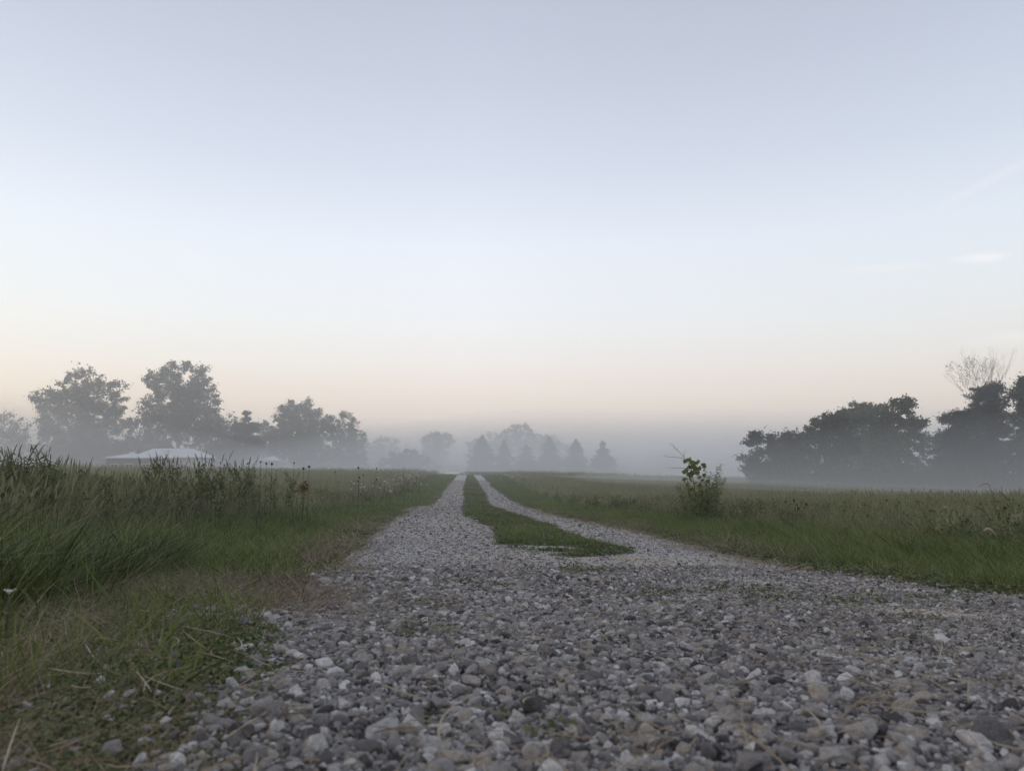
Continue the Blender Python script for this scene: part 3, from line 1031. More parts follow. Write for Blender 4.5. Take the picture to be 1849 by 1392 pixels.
def bare_tree(name, D, bx, top_y, half_w, label, seed=0):
    r = np.random.default_rng(seed)
    base = at(bx, 850, D); base[2] = float(terr(base[0], base[1]))
    H = at(bx, top_y, D)[2] - base[2]
    R = half_w * D / FPX
    root = empty(name, base, label, 'tree')
    tr = MB(); tips = []
    tr.tube([[0, 0, -.2], [.05, 0, H * .3], [0, 0, H * .5]], [.2, .16, .12], 8)

    def grow(p, d, ln, rad0, lev):
        e = p + d * ln
        mid = (p + e) / 2 + r.normal(0, .05 * ln, 3)
        e = e + np.array([0, 0, .08 * ln])
        tr.tube(np.stack([p, mid, e]), [rad0, rad0 * .8, rad0 * .6], 4)
        tips.append(e)
        if lev == 0:
            return
        for _ in range(3 if lev > 1 else 2):
            nd = d + r.normal(0, .33, 3) + np.array([0, 0, .22])
            nd /= np.linalg.norm(nd)
            grow(e, nd, ln * r.uniform(.6, .82), rad0 * .6, lev - 1)
    for _ in range(8):
        a = r.uniform(0, 7); sp = r.uniform(.1, .75)
        d = np.array([math.cos(a) * sp * 1.1, math.sin(a) * sp * .6, 1.0]); d /= np.linalg.norm(d)
        grow(np.array([0, 0, H * r.uniform(.42, .52)]), d, H * .17, .035, 4)
    tr.build('trunk', M['dry_bark'], root)
    T_ = np.array(tips); T_ = T_[(T_[:, 0] < -.15 * R) & (T_[:, 2] < H * .97)]
    T_ = np.repeat(T_[r.choice(len(T_), min(90, len(T_)), replace=False)], 4, 0)
    MB().leaves(T_ + r.normal(0, .12, T_.shape), .07, .6, .2, rng=r).build('crown', M['plant'], root)
    return root


# far left
broadleaf('broadleaf_tree', 190, 12, [(8, 790, 44, 46), (35, 800, 26, 38), (-40, 790, 50, 60), (15, 825, 55, 25)], 'low spreading tree at the left edge behind the tall weeds', clumps=75, per=70, seed=1, leaf=.26)
broadleaf('cottonwood_tree', 200, 152, [(150, 712, 42, 47), (112, 722, 46, 30), (190, 718, 38, 36), (150, 765, 72, 45), (92, 728, 26, 18), (205, 760, 26, 30), (128, 790, 50, 40)],
          'tall broad cottonwood left of the pale house', clumps=170, per=95, seed=2, leaf=.30, rc=1.5)
broadleaf('cottonwood_tree', 205, 322, [(327, 694, 56, 42), (352, 722, 42, 36), (318, 742, 62, 45), (280, 765, 46, 38), (350, 765, 46, 40), (292, 690, 28, 26)],
          'tallest round headed cottonwood right behind the pale house', clumps=190, per=100, seed=3, leaf=.30, rc=1.5)
broadleaf('broadleaf_tree', 210, 402, [(402, 775, 32, 27), (425, 790, 30, 30), (385, 800, 34, 36)], 'low dense tree filling the foot of the tallest cottonwood', clumps=70, per=90, seed=4, leaf=.28)
pine('pine_tree', 200, 447, 744, [(447, 751, 9, 4), (442, 758, 12, 4), (455, 764, 16, 4), (440, 769, 17, 5), (452, 778, 18, 7), (442, 790, 22, 8), (456, 803, 26, 9), (444, 818, 30, 12)], 'open layered pine between the cottonwood and the dense round tree', seed=5, leaf=.22, per=150)
broadleaf('broadleaf_tree', 238, 490, [(488, 785, 24, 24), (482, 812, 24, 30)], 'small tree leaning on the left of the dense round tree', clumps=50, per=80, seed=6, leaf=.30)
broadleaf('maple_tree', 230, 548, [(548, 760, 48, 38), (520, 750, 22, 18), (560, 790, 50, 48), (530, 800, 44, 42), (590, 770, 16, 24)], 'dense round headed maple in the middle of the left trees', 'broad', clumps=150, per=120, seed=7, leaf=.30, rc=1.5, fill=.5)
broadleaf('broadleaf_tree', 236, 628, [(627, 765, 20, 20), (636, 792, 24, 22), (620, 800, 26, 32), (640, 820, 22, 30)], 'narrow forked tree at the right end of the left trees', clumps=75, per=70, seed=8, leaf=.28)
for kq, (a, b, hw, hh, lab) in enumerate([(180, 815, 52, 26, 'grey shrub under the broad cottonwood left of the house'), (260, 812, 45, 28, 'shrub thicket filling the gap between the two cottonwoods'),
                                      (402, 822, 36, 22, 'rounded shrub just right of the pale house'), (110, 822, 40, 22, 'low shrub left of the broad cottonwood trunk'),
                                      (600, 830, 60, 22, 'misty shrub under the dense round maple')]):
    broadleaf('shrub', 194 if a < 450 else 215, a, [(a, b, hw, hh), (a - hw * .5, b + 5, hw * .6, hh * .8), (a + hw * .5, b + 5, hw * .6, hh * .8)], lab, 'shrub', clumps=70, per=70, seed=20 + kq, leaf=.26, cat_='shrub', trunk_r=.1)
# far middle, deep in the mist
broadleaf('broadleaf_tree', 300, 690, [(690, 812, 34, 22), (672, 825, 30, 25)], 'faint low tree in the mist right of the forked tree', clumps=50, per=70, seed=9, leaf=.34)
broadleaf('broadleaf_tree', 290, 790, [(790, 797, 28, 16), (785, 820, 24, 24)], 'flat topped faint tree alone in the mist left of the lane', clumps=60, per=80, seed=10, leaf=.34)
broadleaf('shrub', 240, 735, [(735, 832, 36, 18), (760, 838, 30, 16), (712, 838, 30, 16)], 'faint shrub in the mist below the flat topped tree', 'shrub', clumps=50, per=70, seed=11, leaf=.3, cat_='shrub', trunk_r=.1)
broadleaf('broadleaf_tree', 330, 937, [(937, 786, 28, 17), (955, 800, 30, 22), (915, 803, 30, 20)], 'highest faint tree behind the row of spruces', clumps=70, per=80, seed=12, leaf=.36)
broadleaf('broadleaf_tree', 320, 885, [(888, 797, 26, 15), (862, 803, 20, 15), (880, 820, 40, 24)], 'faint tree behind the left end of the spruce row', clumps=60, per=80, seed=13, leaf=.36)
broadleaf('broadleaf_tree', 330, 985, [(985, 803, 22, 18), (1000, 818, 34, 22)], 'faint tree behind the right half of the spruce row', clumps=50, per=80, seed=14, leaf=.36)
broadleaf('broadleaf_tree', 420, 1205, [(1205, 835, 26, 20), (1185, 842, 24, 14)], 'ghostly tree almost lost in the mist beside the sapling', clumps=40, per=70, seed=15, leaf=.4)
# row of spruces
SPR = [(870, 786, 29, 'leftmost spruce of the row, widest, standing close to the lane', 225), (910, 793, 21, 'slim spruce second from the left in the row', 238), (950, 802, 25, 'shortest spruce, third from the left in the row', 245),
       (992, 788, 28, 'tall broad spruce, fourth from the left in the row', 240), (1040, 792, 23, 'spruce just left of the last one in the row', 225), (1089, 796, 24, 'rightmost spruce of the row, clearest against the mist', 205)]
for kq, (a, b, hw, lab, D) in enumerate(SPR):
    conifer('spruce_tree', D, a, b, hw * 1.12, lab, seed=30 + kq, group='row of spruces at the end of the lane', leaf=.24, tiers=26, droop=.30, power=.66, irregular=.28, dens=3.0)
# right hand wood
RD = 72
pine('pine_tree', RD, 1368, 778, [(1368, 790, 15, 8), (1376, 800, 17, 8), (1358, 803, 16, 6), (1372, 817, 26, 7), (1358, 827, 24, 6), (1375, 838, 36, 8), (1360, 850, 30, 7), (1372, 862, 38, 9), (1385, 875, 36, 8)],
     'layered pine at the left end of the right hand wood', seed=40, leaf=.13)
pine('pine_tree', RD + 2, 1402, 785, [(1395, 792, 10, 7), (1402, 806, 16, 8), (1408, 822, 20, 8), (1402, 838, 24, 9), (1410, 858, 26, 12)], 'slim pine second from the left in the right hand wood', seed=41, leaf=.13)
broadleaf('broadleaf_tree', RD, 1432, [(1430, 800, 22, 17), (1420, 820, 26, 22), (1440, 830, 32, 30), (1430, 858, 34, 24)], 'low tree between the pines and the high dark trees', 'broad_dark', clumps=110, per=110, seed=42, leaf=.12, rc=.55)
broadleaf('broadleaf_tree', RD, 1492, [(1490, 770, 34, 24), (1470, 785, 22, 22), (1500, 800, 50, 40), (1490, 845, 50, 38), (1510, 758, 18, 14)], 'dark tree at the left shoulder of the high group', 'broad_dark', clumps=125, per=130, seed=43, leaf=.12, rc=.6)
broadleaf('broadleaf_tree', RD + 14, 1560, [(1556, 752, 52, 24), (1530, 765, 34, 24), (1580, 748, 30, 20), (1560, 790, 60, 44), (1560, 840, 60, 44)], 'smooth domed tree at the back of the high group', 'broad', clumps=200, per=130, seed=44, leaf=.13, rc=.65, fill=.45)
broadleaf('broadleaf_tree', RD - 5, 1622, [(1626, 745, 24, 20), (1648, 768, 25, 16), (1616, 790, 46, 36), (1612, 840, 48, 42), (1600, 765, 22, 18), (1636, 730, 12, 10)], 'spiky topped tree at the right of the high group', 'broad', clumps=130, per=120, seed=45, leaf=.12, rc=.55)
broadleaf('broadleaf_tree', RD - 2, 1690, [(1680, 800, 34, 26), (1700, 815, 30, 26), (1680, 845, 44, 30), (1715, 848, 36, 30)], 'open low tree with sky gaps right of the high group', 'broad_dark', clumps=85, per=75, seed=46, leaf=.11, rc=.5)
pine('pine_tree', RD - 6, 1735, 738, [(1737, 750, 22, 9), (1718, 762, 22, 9), (1748, 768, 30, 9), (1730, 782, 38, 10), (1722, 800, 36, 8), (1745, 815, 42, 10), (1725, 832, 40, 10), (1740, 850, 44, 12), (1730, 870, 46, 12), (1734, 790, 22, 24)],
     'shorter dark pine left of the tall pine', seed=47, leaf=.13, per=300)
pine('pine_tree', RD - 6, 1785, 690, [(1795, 702, 22, 9), (1775, 716, 30, 10), (1805, 726, 28, 10), (1770, 738, 30, 9), (1795, 750, 34, 11), (1770, 765, 36, 10), (1800, 782, 40, 10), (1778, 800, 44, 11), (1800, 822, 48, 12), (1785, 845, 50, 14), (1790, 868, 50, 13), (1788, 745, 20, 26), (1786, 790, 28, 34)],
     'tall dark pine in front of the dead tree', seed=48, leaf=.13, per=300)
pine('pine_tree', RD - 10, 1858, 676, [(1850, 690, 20, 10), (1862, 704, 30, 11), (1845, 720, 28, 9), (1868, 735, 40, 10), (1850, 755, 34, 10), (1865, 778, 44, 12), (1850, 800, 40, 11), (1865, 825, 50, 14), (1855, 852, 48, 15), (1860, 872, 50, 12), (1856, 735, 22, 28), (1858, 790, 30, 36)],
     'tall dark pine cut by the right edge of the view', seed=49, leaf=.13, per=300)
bare_tree('dead_tree', RD + 2, 1783, 643, 45, 'bare dying tree with few leaves above the tall pine', seed=50)
for kq, (a, b, hw, hh, lab) in enumerate([(1420, 868, 52, 18, 'low bush under the slim pine and the low tree'), (1520, 866, 70, 22, 'low bush under the dark tree and the domed tree'),
                                      (1625, 868, 60, 22, 'low bush under the spiky topped tree'), (1715, 866, 60, 24, 'low bush under the open low tree and shorter pine'), (1815, 868, 70, 26, 'paler bush under the tall pines at the far right')]):
    broadleaf('shrub', RD - 9, a, [(a, b, hw, hh), (a - hw * .5, b + 6, hw * .7, hh * .7), (a + hw * .5, b + 5, hw * .7, hh * .8)], lab, 'shrub', clumps=110, per=100, seed=60 + kq, leaf=.10, cat_='shrub', rc=.5, trunk_r=.06)

# ------------------------------------------------------------------ houses
HD = 160.0


def prism(mb, ring0, ring1, m=0):
    n_ = len(ring0)
    V = np.array(list(ring0) + list(ring1))
    Qs = [[q, (q + 1) % n_, n_ + (q + 1) % n_, n_ + q] for q in range(n_)]
    mb.add(V, Qs, [[0, q + 1, q] for q in range(1, n_ - 1)] + [[n_, n_ + q, n_ + q + 1] for q in range(1, n_ - 1)], m)
    return mb


def hip_roof(cx, cy, w, d, z0, z1, ridge, th=.18):
    mb = MB()
    V = np.array([[cx - w / 2, cy - d / 2, z0], [cx + w / 2, cy - d / 2, z0], [cx + w / 2, cy + d / 2, z0], [cx - w / 2, cy + d / 2, z0],
                  [cx - w / 2, cy - d / 2, z0 - th], [cx + w / 2, cy - d / 2, z0 - th], [cx + w / 2, cy + d / 2, z0 - th], [cx - w / 2, cy + d / 2, z0 - th],
                  [cx + ridge[0], cy, z1], [cx + ridge[1], cy, z1]])
    mb.add(V, [[0, 1, 9, 8], [2, 3, 8, 9], [4, 7, 6, 5], [0, 4, 5, 1], [1, 5, 6, 2], [2, 6, 7, 3], [3, 7, 4, 0]], [[1, 2, 9], [3, 0, 8]])
    return mb


def window(parent, x, y, z, w, h):
    f_ = MB()
    f_.box((x - w / 2, y - .03, z), (.08, .06, h)).box((x + w / 2, y - .03, z), (.08, .06, h)).box((x, y - .03, z + h / 2 - .04), (w - .08, .06, .08)).box((x, y - .03, z - h / 2 + .04), (w - .08, .06, .08)).box((x, y - .025, z), (.05, .05, h - .16))
    fo = f_.build('window', M['white_paint'], parent)
    MB().box((x, y - .012, z), (w - .08, .02, h - .16)).build('pane', M['pane'], fo)
    return fo


a, b = at(236, 830, HD), at(363, 824, HD)
hx = (a[0] + b[0]) / 2; hw = b[0] - a[0]
gz = float(terr(hx, HD))
house = empty('house', (hx, HD + 5, gz), 'low pale house with a white hipped metal roof below the cottonwoods', 'house')
zE = at(300, 825, HD)[2] - gz; zR = at(300, 808.5, HD)[2] - gz
MB().box((0, 0, (zE - .05) / 2 - .2), (hw - 1.0, 9, zE - .05 + .4)).build('wall', M['siding'], house)
roof = hip_roof(0, 0, hw, 10.2, zE, zR, (at(258, 810, HD)[0] - hx, at(334, 812, HD)[0] - hx)).build('roof', M['metal_roof'], house)
MB().tube([[-5.2, -1.5, zE + .4], [-5.2, -1.5, zE + 2.2]], [.05, .05], 6).build('vent_pipe', M['pole'], roof)
MB().box((-.9, -2.9, zE + 1.35), (1.6, .6, .22)).build('roof_vent', M['pole'], roof)
for wx in (-4.0, -.5, 3.5):
    window(house, wx, -4.5, 1.6, 1.3, 1.2)
# wing with a low roof in front at the left
a, b = at(192, 824, HD - 4), at(300, 826, HD - 4)
wx = (a[0] + b[0]) / 2 - hx; ww = b[0] - a[0]
zw = at(240, 826, HD - 4)[2] - gz; zt = at(240, 819, HD - 4)[2] - gz
MB().box((wx, -7.5, (zw - .1) / 2 - .2), (ww - .9, 4.9, zw - .1 + .4)).build('wing_wall', M['porch_wall'], house)
hip_roof(wx, -7.5, ww, 5.6, zw, zt, (-ww * .18, ww * .1), .22).build('wing_roof', M['metal_roof'], house)
for q in (-.32, -.08, .2):
    window(house, wx + ww * q, -9.95, 1.7, 1.4, 1.2)
MB().box((wx - ww * .16, -6.6, zt + .15), (.9, .8, .5)).build('chimney', M['white_paint'], house)

a, b = at(470, 832, HD + 20), at(506, 832, HD + 20)
sx = (a[0] + b[0]) / 2; sw = b[0] - a[0]
gz2 = float(terr(sx, HD + 20))
shed = empty('shed', (sx, HD + 20, gz2), 'small shed with a pale pointed roof right of the house', 'shed')
zE = at(488, 832, HD + 20)[2] - gz2; zR = at(492, 823, HD + 20)[2] - gz2
MB().box((0, 0, zE / 2 - .3), (sw - .5, 4, zE + .5)).build('wall', M['siding'], shed)
hip_roof(0, 0, sw, 4.6, zE, zR, (.5, .9), .14).build('roof', M['metal_roof'], shed)
MB().box((-.5, -2.03, 1.0), (1.2, .06, 2.0)).build('door', M['white_paint'], shed)

c = at(356, 810, HD + 8); gz3 = float(terr(c[0], c[1]))
lamp = empty('yard_lamp', (c[0], c[1], gz3), 'thin pole with a pale round lamp right of the house roof', 'lamp')
MB().tube([[0, 0, -.2], [0, 0, c[2] - gz3]], [.07, .05], 8).build('pole', M['pole'], lamp)
MB().tube([[0, 0, c[2] - gz3 - .05], [0, 0, c[2] - gz3 + .1], [0, 0, c[2] - gz3 + .35], [0, 0, c[2] - gz3 + .45]], [.12, .32, .32, .1], 10).build('lamp_shade', M['white_paint'], lamp)

# ------------------------------------------------------------------ plants at the field edges


def spike_weed(seed, h=.8, nsp=9, brown=False):
    r = np.random.default_rng(seed)
    root = empty('spiked_weed', (0, 0, 0))
    st, lf = MB(), MB()
    sp = []
    main = np.array([[0, 0, -.03], [r.normal(0, .02), r.normal(0, .02), h * .45], [r.normal(0, .04), r.normal(0, .04), h * .82]])
    st.tube(main, [.005, .004, .0025], 5)
    cs = []
    for q in range(nsp):
        f = r.uniform(.30, 1.0) ** .7
        p = main[0] + (main[2] - main[0]) * f
        a = r.uniform(0, 7); ln = r.uniform(.07, .22) * (1.25 - .6 * f)
        e = p + np.array([math.cos(a) * ln * .75, math.sin(a) * ln * .75, ln * 1.05])
        m_ = (p + e) / 2 + np.array([math.cos(a), math.sin(a), -.6]) * ln * .12
        st.tube([p, m_, e], [.0022, .0018, .0012], 4)
        tipd = np.array([math.cos(a) * .25, math.sin(a) * .25, 1.0]) + r.normal(0, .12, 3)
        tipd /= np.linalg.norm(tipd)
        sl = r.uniform(.05, .11)
        k_ = np.linspace(0, 1, 6)
        s1 = MB().tube(e + tipd * sl * k_[:, None] + np.array([math.cos(a), math.sin(a), 0]) * (.012 * k_ ** 2)[:, None], np.array([.0016, .0038, .0042, .0036, .0028, .0008]) * r.uniform(.8, 1.2), 5)
        sp.append(s1)
        cs.append(p + (e - p) * r.uniform(0, .9, (5, 1)) + r.normal(0, .012, (5, 3)))
    q = r.uniform(.1, .95, 34)
    cs.append(main[0] + (main[2] - main[0]) * q[:, None] + r.normal(0, .045, (34, 3)) * np.array([1, 1, .5]))
    lf.leaves(np.concatenate(cs), .026, .26, .35, rng=r, size_var=.5)
    st.build('stem', M['stem'], root, True)
    lf.build('leaves', M['plant'], root)['kind'] = 'stuff'
    root['_h'] = float(max(np.concatenate(s1.V)[:, 2].max() for s1 in sp))
    for s1 in sp:
        s1.build('seed_spike', M['spike'], root, True)
    return root


protos = [spike_weed(400 + k, .78, 13 + k % 3) for k in range(4)]
used = [False] * 4
WL = {'edge': ('tall spiky weed in the clump at the left edge', 'spiky weeds clumped at the left edge'),
      'roof': ('tall spiky weed before the pale house roof', 'spiky weeds before the house roof'),
      'mid': ('spiky weed right of the house', 'spiky weeds right of the house'),
      'low': ('short spiky weed below the cottonwoods', 'short spiky weeds on the left meadow edge')}


ORD = ['leftmost', 'second', 'third', 'fourth', 'fifth', 'sixth', 'seventh', 'eighth', 'ninth', 'tenth', 'eleventh', 'twelfth', 'thirteenth', 'fourteenth', 'fifteenth', 'sixteenth', 'seventeenth', 'eighteenth']


def nth(text, k):
    return (ORD[0] + ' ' if k == 0 else ORD[k] + ' from the left, ') + text


def put_weed(px, top, D, key, stretch=1.0, k=0):
    k_ = random.randrange(4)
    o = protos[k_] if not used[k_] else copy_tree(protos[k_])
    used[k_] = True
    p = at(px, top, D)
    z = float(terr(p[0], p[1]))
    hgt = max(.25, p[2] - z)
    o.location = (p[0], p[1], z)
    s_ = hgt / o['_h']
    o.scale = (s_ * stretch, s_ * stretch, s_)
    o.rotation_euler = (random.gauss(0, .06), random.gauss(0, .06), random.uniform(0, 6.28))
    tag(o, nth(WL[key][0], k), 'weed', WL[key][1])


for k_, (px, top) in enumerate(sorted([(-25, 790), (8, 806), (22, 812), (36, 800), (52, 806), (66, 797), (80, 800), (92, 812), (14, 830), (40, 828), (60, 826), (74, 834), (-5, 815), (28, 838)])):
    put_weed(px, top, random.uniform(4.2, 5.6), 'edge', 1.1, k_)
for k_, (px, top) in enumerate(sorted([(282, 818), (292, 812), (300, 815), (308, 820), (318, 826), (358, 826), (368, 812), (375, 808), (386, 816)])):
    put_weed(px, top, random.uniform(6.6, 8.2), 'roof', .9, k_)
for k_, (px, top) in enumerate(sorted([(428, 826), (436, 820), (446, 824), (452, 832), (472, 840), (410, 834), (500, 846), (520, 848)])):
    put_weed(px, top, random.uniform(7.5, 9.5), 'mid', .9, k_)
for k_, (px, top) in enumerate(sorted([(96, 822), (104, 828), (148, 823), (150, 838), (120, 842), (134, 846), (178, 842), (192, 848), (206, 846), (222, 846), (240, 842), (256, 846), (270, 842), (330, 838), (345, 840), (168, 852), (398, 838)])):
    put_weed(px, top, random.uniform(5.0, 7.5), 'low', .9, k_)
for k_, o in enumerate(protos):
    if not used[k_]:
        for ch in list(o.children):
            bpy.data.objects.remove(ch)
        bpy.data.objects.remove(o)


# dark round seed heads on thin stems, and white wildflowers
def headed(name, px, top, D, label, cat_, group, head, heads=1, spread=.04, hr=.012):
    p = at(px, top, D); z = float(terr(p[0], p[1]))
    root = empty(name, (p[0], p[1], z), label, cat_, group)
    h = max(.05, p[2] - z)
    st, lf = MB(), MB()
    hs = []
    for q in range(heads):
        ex_ = random.gauss(0, spread) if heads > 1 else 0
        ey_ = random.gauss(0, spread) if heads > 1 else 0
        hh = h * (1 if q == 0 else random.uniform(.72, .98))
        Pp = [[0, 0, -.02], [ex_ * .3, ey_ * .3, hh * .55], [ex_, ey_, hh]] if q == 0 else [[ex_ * .2, ey_ * .2, h * .4], [ex_ * .7, ey_ * .7, hh * .75], [ex_, ey_, hh]]
        st.tube(Pp, [.003, .0025, .0018], 5)
        hs.append((ex_, ey_, hh))
    qn = 10
    f = np.random.uniform(.15, .7, qn)
    ls_ = .010 if cat_ == 'flower' and hr < .011 else .03
    lf.leaves(np.stack([np.random.normal(0, ls_, qn), np.random.normal(0, ls_, qn), f * h], -1), ls_, .3, .2)
    st.build('stem', M['stem'], root, True)
    lf.build('leaves', M['plant'], root)
    for (a, b, c) in hs:
        r_ = hr * random.uniform(.75, 1.25)
        if head == 'dark':
            MB().tube([[a, b, c - r_ * .8], [a, b, c - r_ * .3], [a, b, c + r_ * .5], [a, b, c + r_ * 1.2]], [r_ * .4, r_, r_ * .9, r_ * .25], 7).build('seed_head', M['seedhead'], root, True)
        else:
            mb = MB()
            mb.tube([[a, b, c - r_ * .9], [a, b, c - r_ * .1], [a, b, c + r_ * .15]], [r_ * .15, r_ * .85, r_ * .5], 8)
            an = np.random.uniform(0, 7, 26); q2 = np.sqrt(np.random.uniform(0, 1, 26)) * r_ * 1.5
            mb.leaves(np.stack([a + np.cos(an) * q2, b + np.sin(an) * q2, np.full(26, c + r_ * .2)], -1), r_ * .3, .8, 1.5)
            mb.build('flower_head', M[head], root)
    return root


np.random.seed(5)
for k_, (px, top) in enumerate([(471, 834), (481, 837), (491, 838), (531, 836), (548, 846), (558, 843)]):
    headed('seed_stalk', px, top, 8.5, nth('thin dark seed stalk near the small shed', k_), 'weed', 'dark seed stalks before the shed', 'dark')
headed('seed_stalk', 1437, 903, 7.5, 'branching stalk with dark seed heads in the right meadow behind the verge', 'weed', None, 'dark', 5, .06, .014)
for k_, (px, top) in enumerate([(612, 852), (648, 845), (655, 858), (674, 846)]):
    headed('seed_stalk', px, top, 13.5, nth('thin dark seed stalk left of the white flowers', k_), 'weed', 'dark seed stalks near the white flowers', 'dark', 2, .04, .016)
for k_, (px, top, D) in enumerate(sorted([(722, 846, 19), (730, 843, 19.5), (738, 849, 19), (745, 852, 20), (716, 855, 18.5), (728, 860, 18), (700, 862, 17), (690, 866, 16), (705, 872, 16), (752, 856, 21), (760, 860, 22), (665, 862, 15), (640, 868, 14)])):
    headed('white_wildflower', px, top, D, nth('white wildflower in the patch left of the lane', k_), 'flower', 'white wildflowers left of the lane', 'white_petal', 4, .10, .022)
for k_, (px, top, D) in enumerate([(918, 852, 40), (930, 850, 41), (942, 853, 40)]):
    headed('white_wildflower', px, top, D, nth('faint wildflower on the right field edge near the lane end', k_), 'flower', 'pale flowers right of the lane end', 'white_petal', 5, .22, .035)
for k_, (px, top, D) in enumerate([(1706, 915, 5.2), (1733, 928, 5.0), (1750, 915, 5.4)]):
    headed('white_wildflower', px, top, D, nth('small pale flower left of the foxtails', k_), 'flower', 'pale flowers in the right weeds', 'white_petal', 1, .03, .010)
headed('clover_flower', 17, 1066, 1.32, 'white flower head low in the dark grass at the left edge', 'flower', None, 'white_petal', 1, .03, .0075)
for q in range(26):
    px, py = random.gauss(370, 45), random.gauss(903, 7)
    headed('clover_flower', px, py, random.uniform(5.6, 6.6), 'dusky pink clover head in the dark patch below the left weeds', 'flower', 'pink clover in the dark patch', 'pink_petal', 1, .02, .010)


# foxtail grasses at the right
def foxtail(px, top, D, label, mat, bend=.08, hl=.10, side=-1, hr=.007):
    p = at(px, top, D); z = float(terr(p[0], p[1]))
    h = p[2] - z
    root = empty('foxtail_grass', (p[0] + .06 * -side, p[1], z), label, 'grass stalk')
    sx_ = .06 * side
    tt = np.linspace(0, 1, 9)
    Pp = np.stack([sx_ * tt ** 2, 0 * tt, h * tt], -1)
    MB().tube(Pp, .0022 - .0012 * tt, 5).build('stem', M['stem'], root, True)
    e = Pp[-1]
    k_ = np.linspace(0, 1, 8)
    hp = e + np.stack([side * hl * (k_ * .55 + .35 * k_ ** 2), 0 * k_, hl * (.75 * k_ - bend * 10 * k_ ** 2)], -1)
    mb = MB().tube(hp, np.array([.25, .8, 1, 1, .95, .8, .55, .12]) * hr, 7)
    n_ = 160
    f = np.random.randint(0, 7, n_); w_ = np.random.uniform(0, 1, (n_, 1))
    base_ = hp[f] * (1 - w_) + hp[f + 1] * w_
    dirs = np.random.normal(size=(n_, 3)); dirs /= np.linalg.norm(dirs, axis=1, keepdims=True)
    for b_, d_ in zip(base_, dirs):
        mb.strip(np.stack([b_ + d_ * hr * .6, b_ + d_ * hr * 2.1]), np.array([.0005, .0002]), np.array([.6, .5, .6]))
    mb.build('seed_head', M[mat], root)
    for q in range(2):
        z0 = h * random.uniform(.25, .6); sgn = random.choice((-1, 1))
        L_ = np.linspace(0, 1, 6)
        MB().strip(np.stack([sx_ * (z0 / h) ** 2 + sgn * .16 * L_, 0 * L_, z0 + .12 * L_ - .16 * L_ ** 2], -1), .004 * (1.05 - L_), np.array([0, 1, .3])).build('leaf', M['plant'], root)
    return root


foxtail(1786, 876, 4.2, 'foxtail with a pale drooping head high against the dark pines', 'fox', .09, .075, -1, .006)
foxtail(1778, 958, 3.5, 'foxtail with a pale curled head low in the right verge', 'fox', .11, .06, 1, .0075)
foxtail(1806, 908, 4.4, 'foxtail with a dark arching head left of the tall dark stalk', 'spike', .07, .06, -1, .005)
foxtail(1822, 905, 4.5, 'tall straight dark grass stalk at the right of the view', 'spike', -.03, .07, -1, .004)
foxtail(1780, 925, 4.1, 'dark arching grass head pointing left in the right weeds', 'spike', .03, .08, -1, .005)
foxtail(1845, 935, 3.9, 'pale arching foxtail cut by the right edge', 'fox', .07, .07, -1, .005)
headed('seed_stalk', 1820, 917, 4.3, 'dark knobbly seed stalk among the foxtails at the right', 'weed', None, 'dark', 3, .02, .008)
headed('seed_stalk', 1795, 938, 4.1, 'short dark seed stalk under the arching foxtail heads', 'weed', None, 'dark', 2, .015, .008)

# rust coloured dried weed in the left meadow
D = 8.4
p = at(548, 868, D); z = float(terr(p[0], p[1]))
rw = empty('dried_weed', (p[0], p[1], z), 'rust brown dried weed with a long leaning stem in the left meadow', 'weed')
h = p[2] - z
mb = MB().tube([[0, 0, -.02], [.01, 0, h * .7], [0, 0, h]], [.004, .003, .002], 5)
e = at(484, 845, D) - np.array([p[0], p[1], z])
tt = np.linspace(0, 1, 7)[:, None]
mb.tube(np.array([0, 0, h * .8]) * (1 - tt) + e * tt + np.array([0, 0, .06]) * np.sin(tt * np.pi), .0022 - .001 * tt[:, 0], 4)
mb.build('stem', M['twig'], rw, True)
r_ = np.random.default_rng(3)
MB().leaves(np.array([0, 0, h * .85]) + r_.normal(0, 1, (90, 3)) * np.array([.032, .03, .032]), .018, .5, .3, rng=r_).build('leaves', M['rust'], rw)

# maple sapling with bare twigs, and goldenrod clump around it
D = 9.0


def rel(px, py, o_, dd=0.0):
    return at(px, py, D + dd) - o_


o_ = at(1258, 900, D); o_[2] = float(terr(o_[0], o_[1]))
sap = empty('maple_sapling', tuple(o_), 'maple sapling with large yellow green leaves and bare twigs among goldenrod', 'sapling')
st = MB()
st.tube([[0, 0, -.03], rel(1256, 895, o_), rel(1252, 868, o_), rel(1248, 845, o_), rel(1237, 828, o_)], [.0055, .005, .0045, .004, .0025], 6)
st.build('stem', M['twig'], sap, True)
for pts in ([(1238, 829), (1230, 819), (1221, 811), (1210, 801)], [(1238, 828), (1226, 826), (1213, 825), (1205, 825), (1199, 821)], [(1234, 824), (1237, 816), (1237, 810)],
            [(1250, 846), (1232, 845), (1218, 845), (1203, 844)], [(1222, 812), (1224, 808)], [(1221, 812), (1217, 805), (1213, 800)], [(1250, 866), (1238, 863), (1226, 861)]):
    P3 = np.array([rel(a, b, o_, .01 * k_) for k_, (a, b) in enumerate(pts)])
    MB().tube(P3, np.linspace(.0026, .0012, len(P3)), 4).build('twig', M['twig'], sap, True)


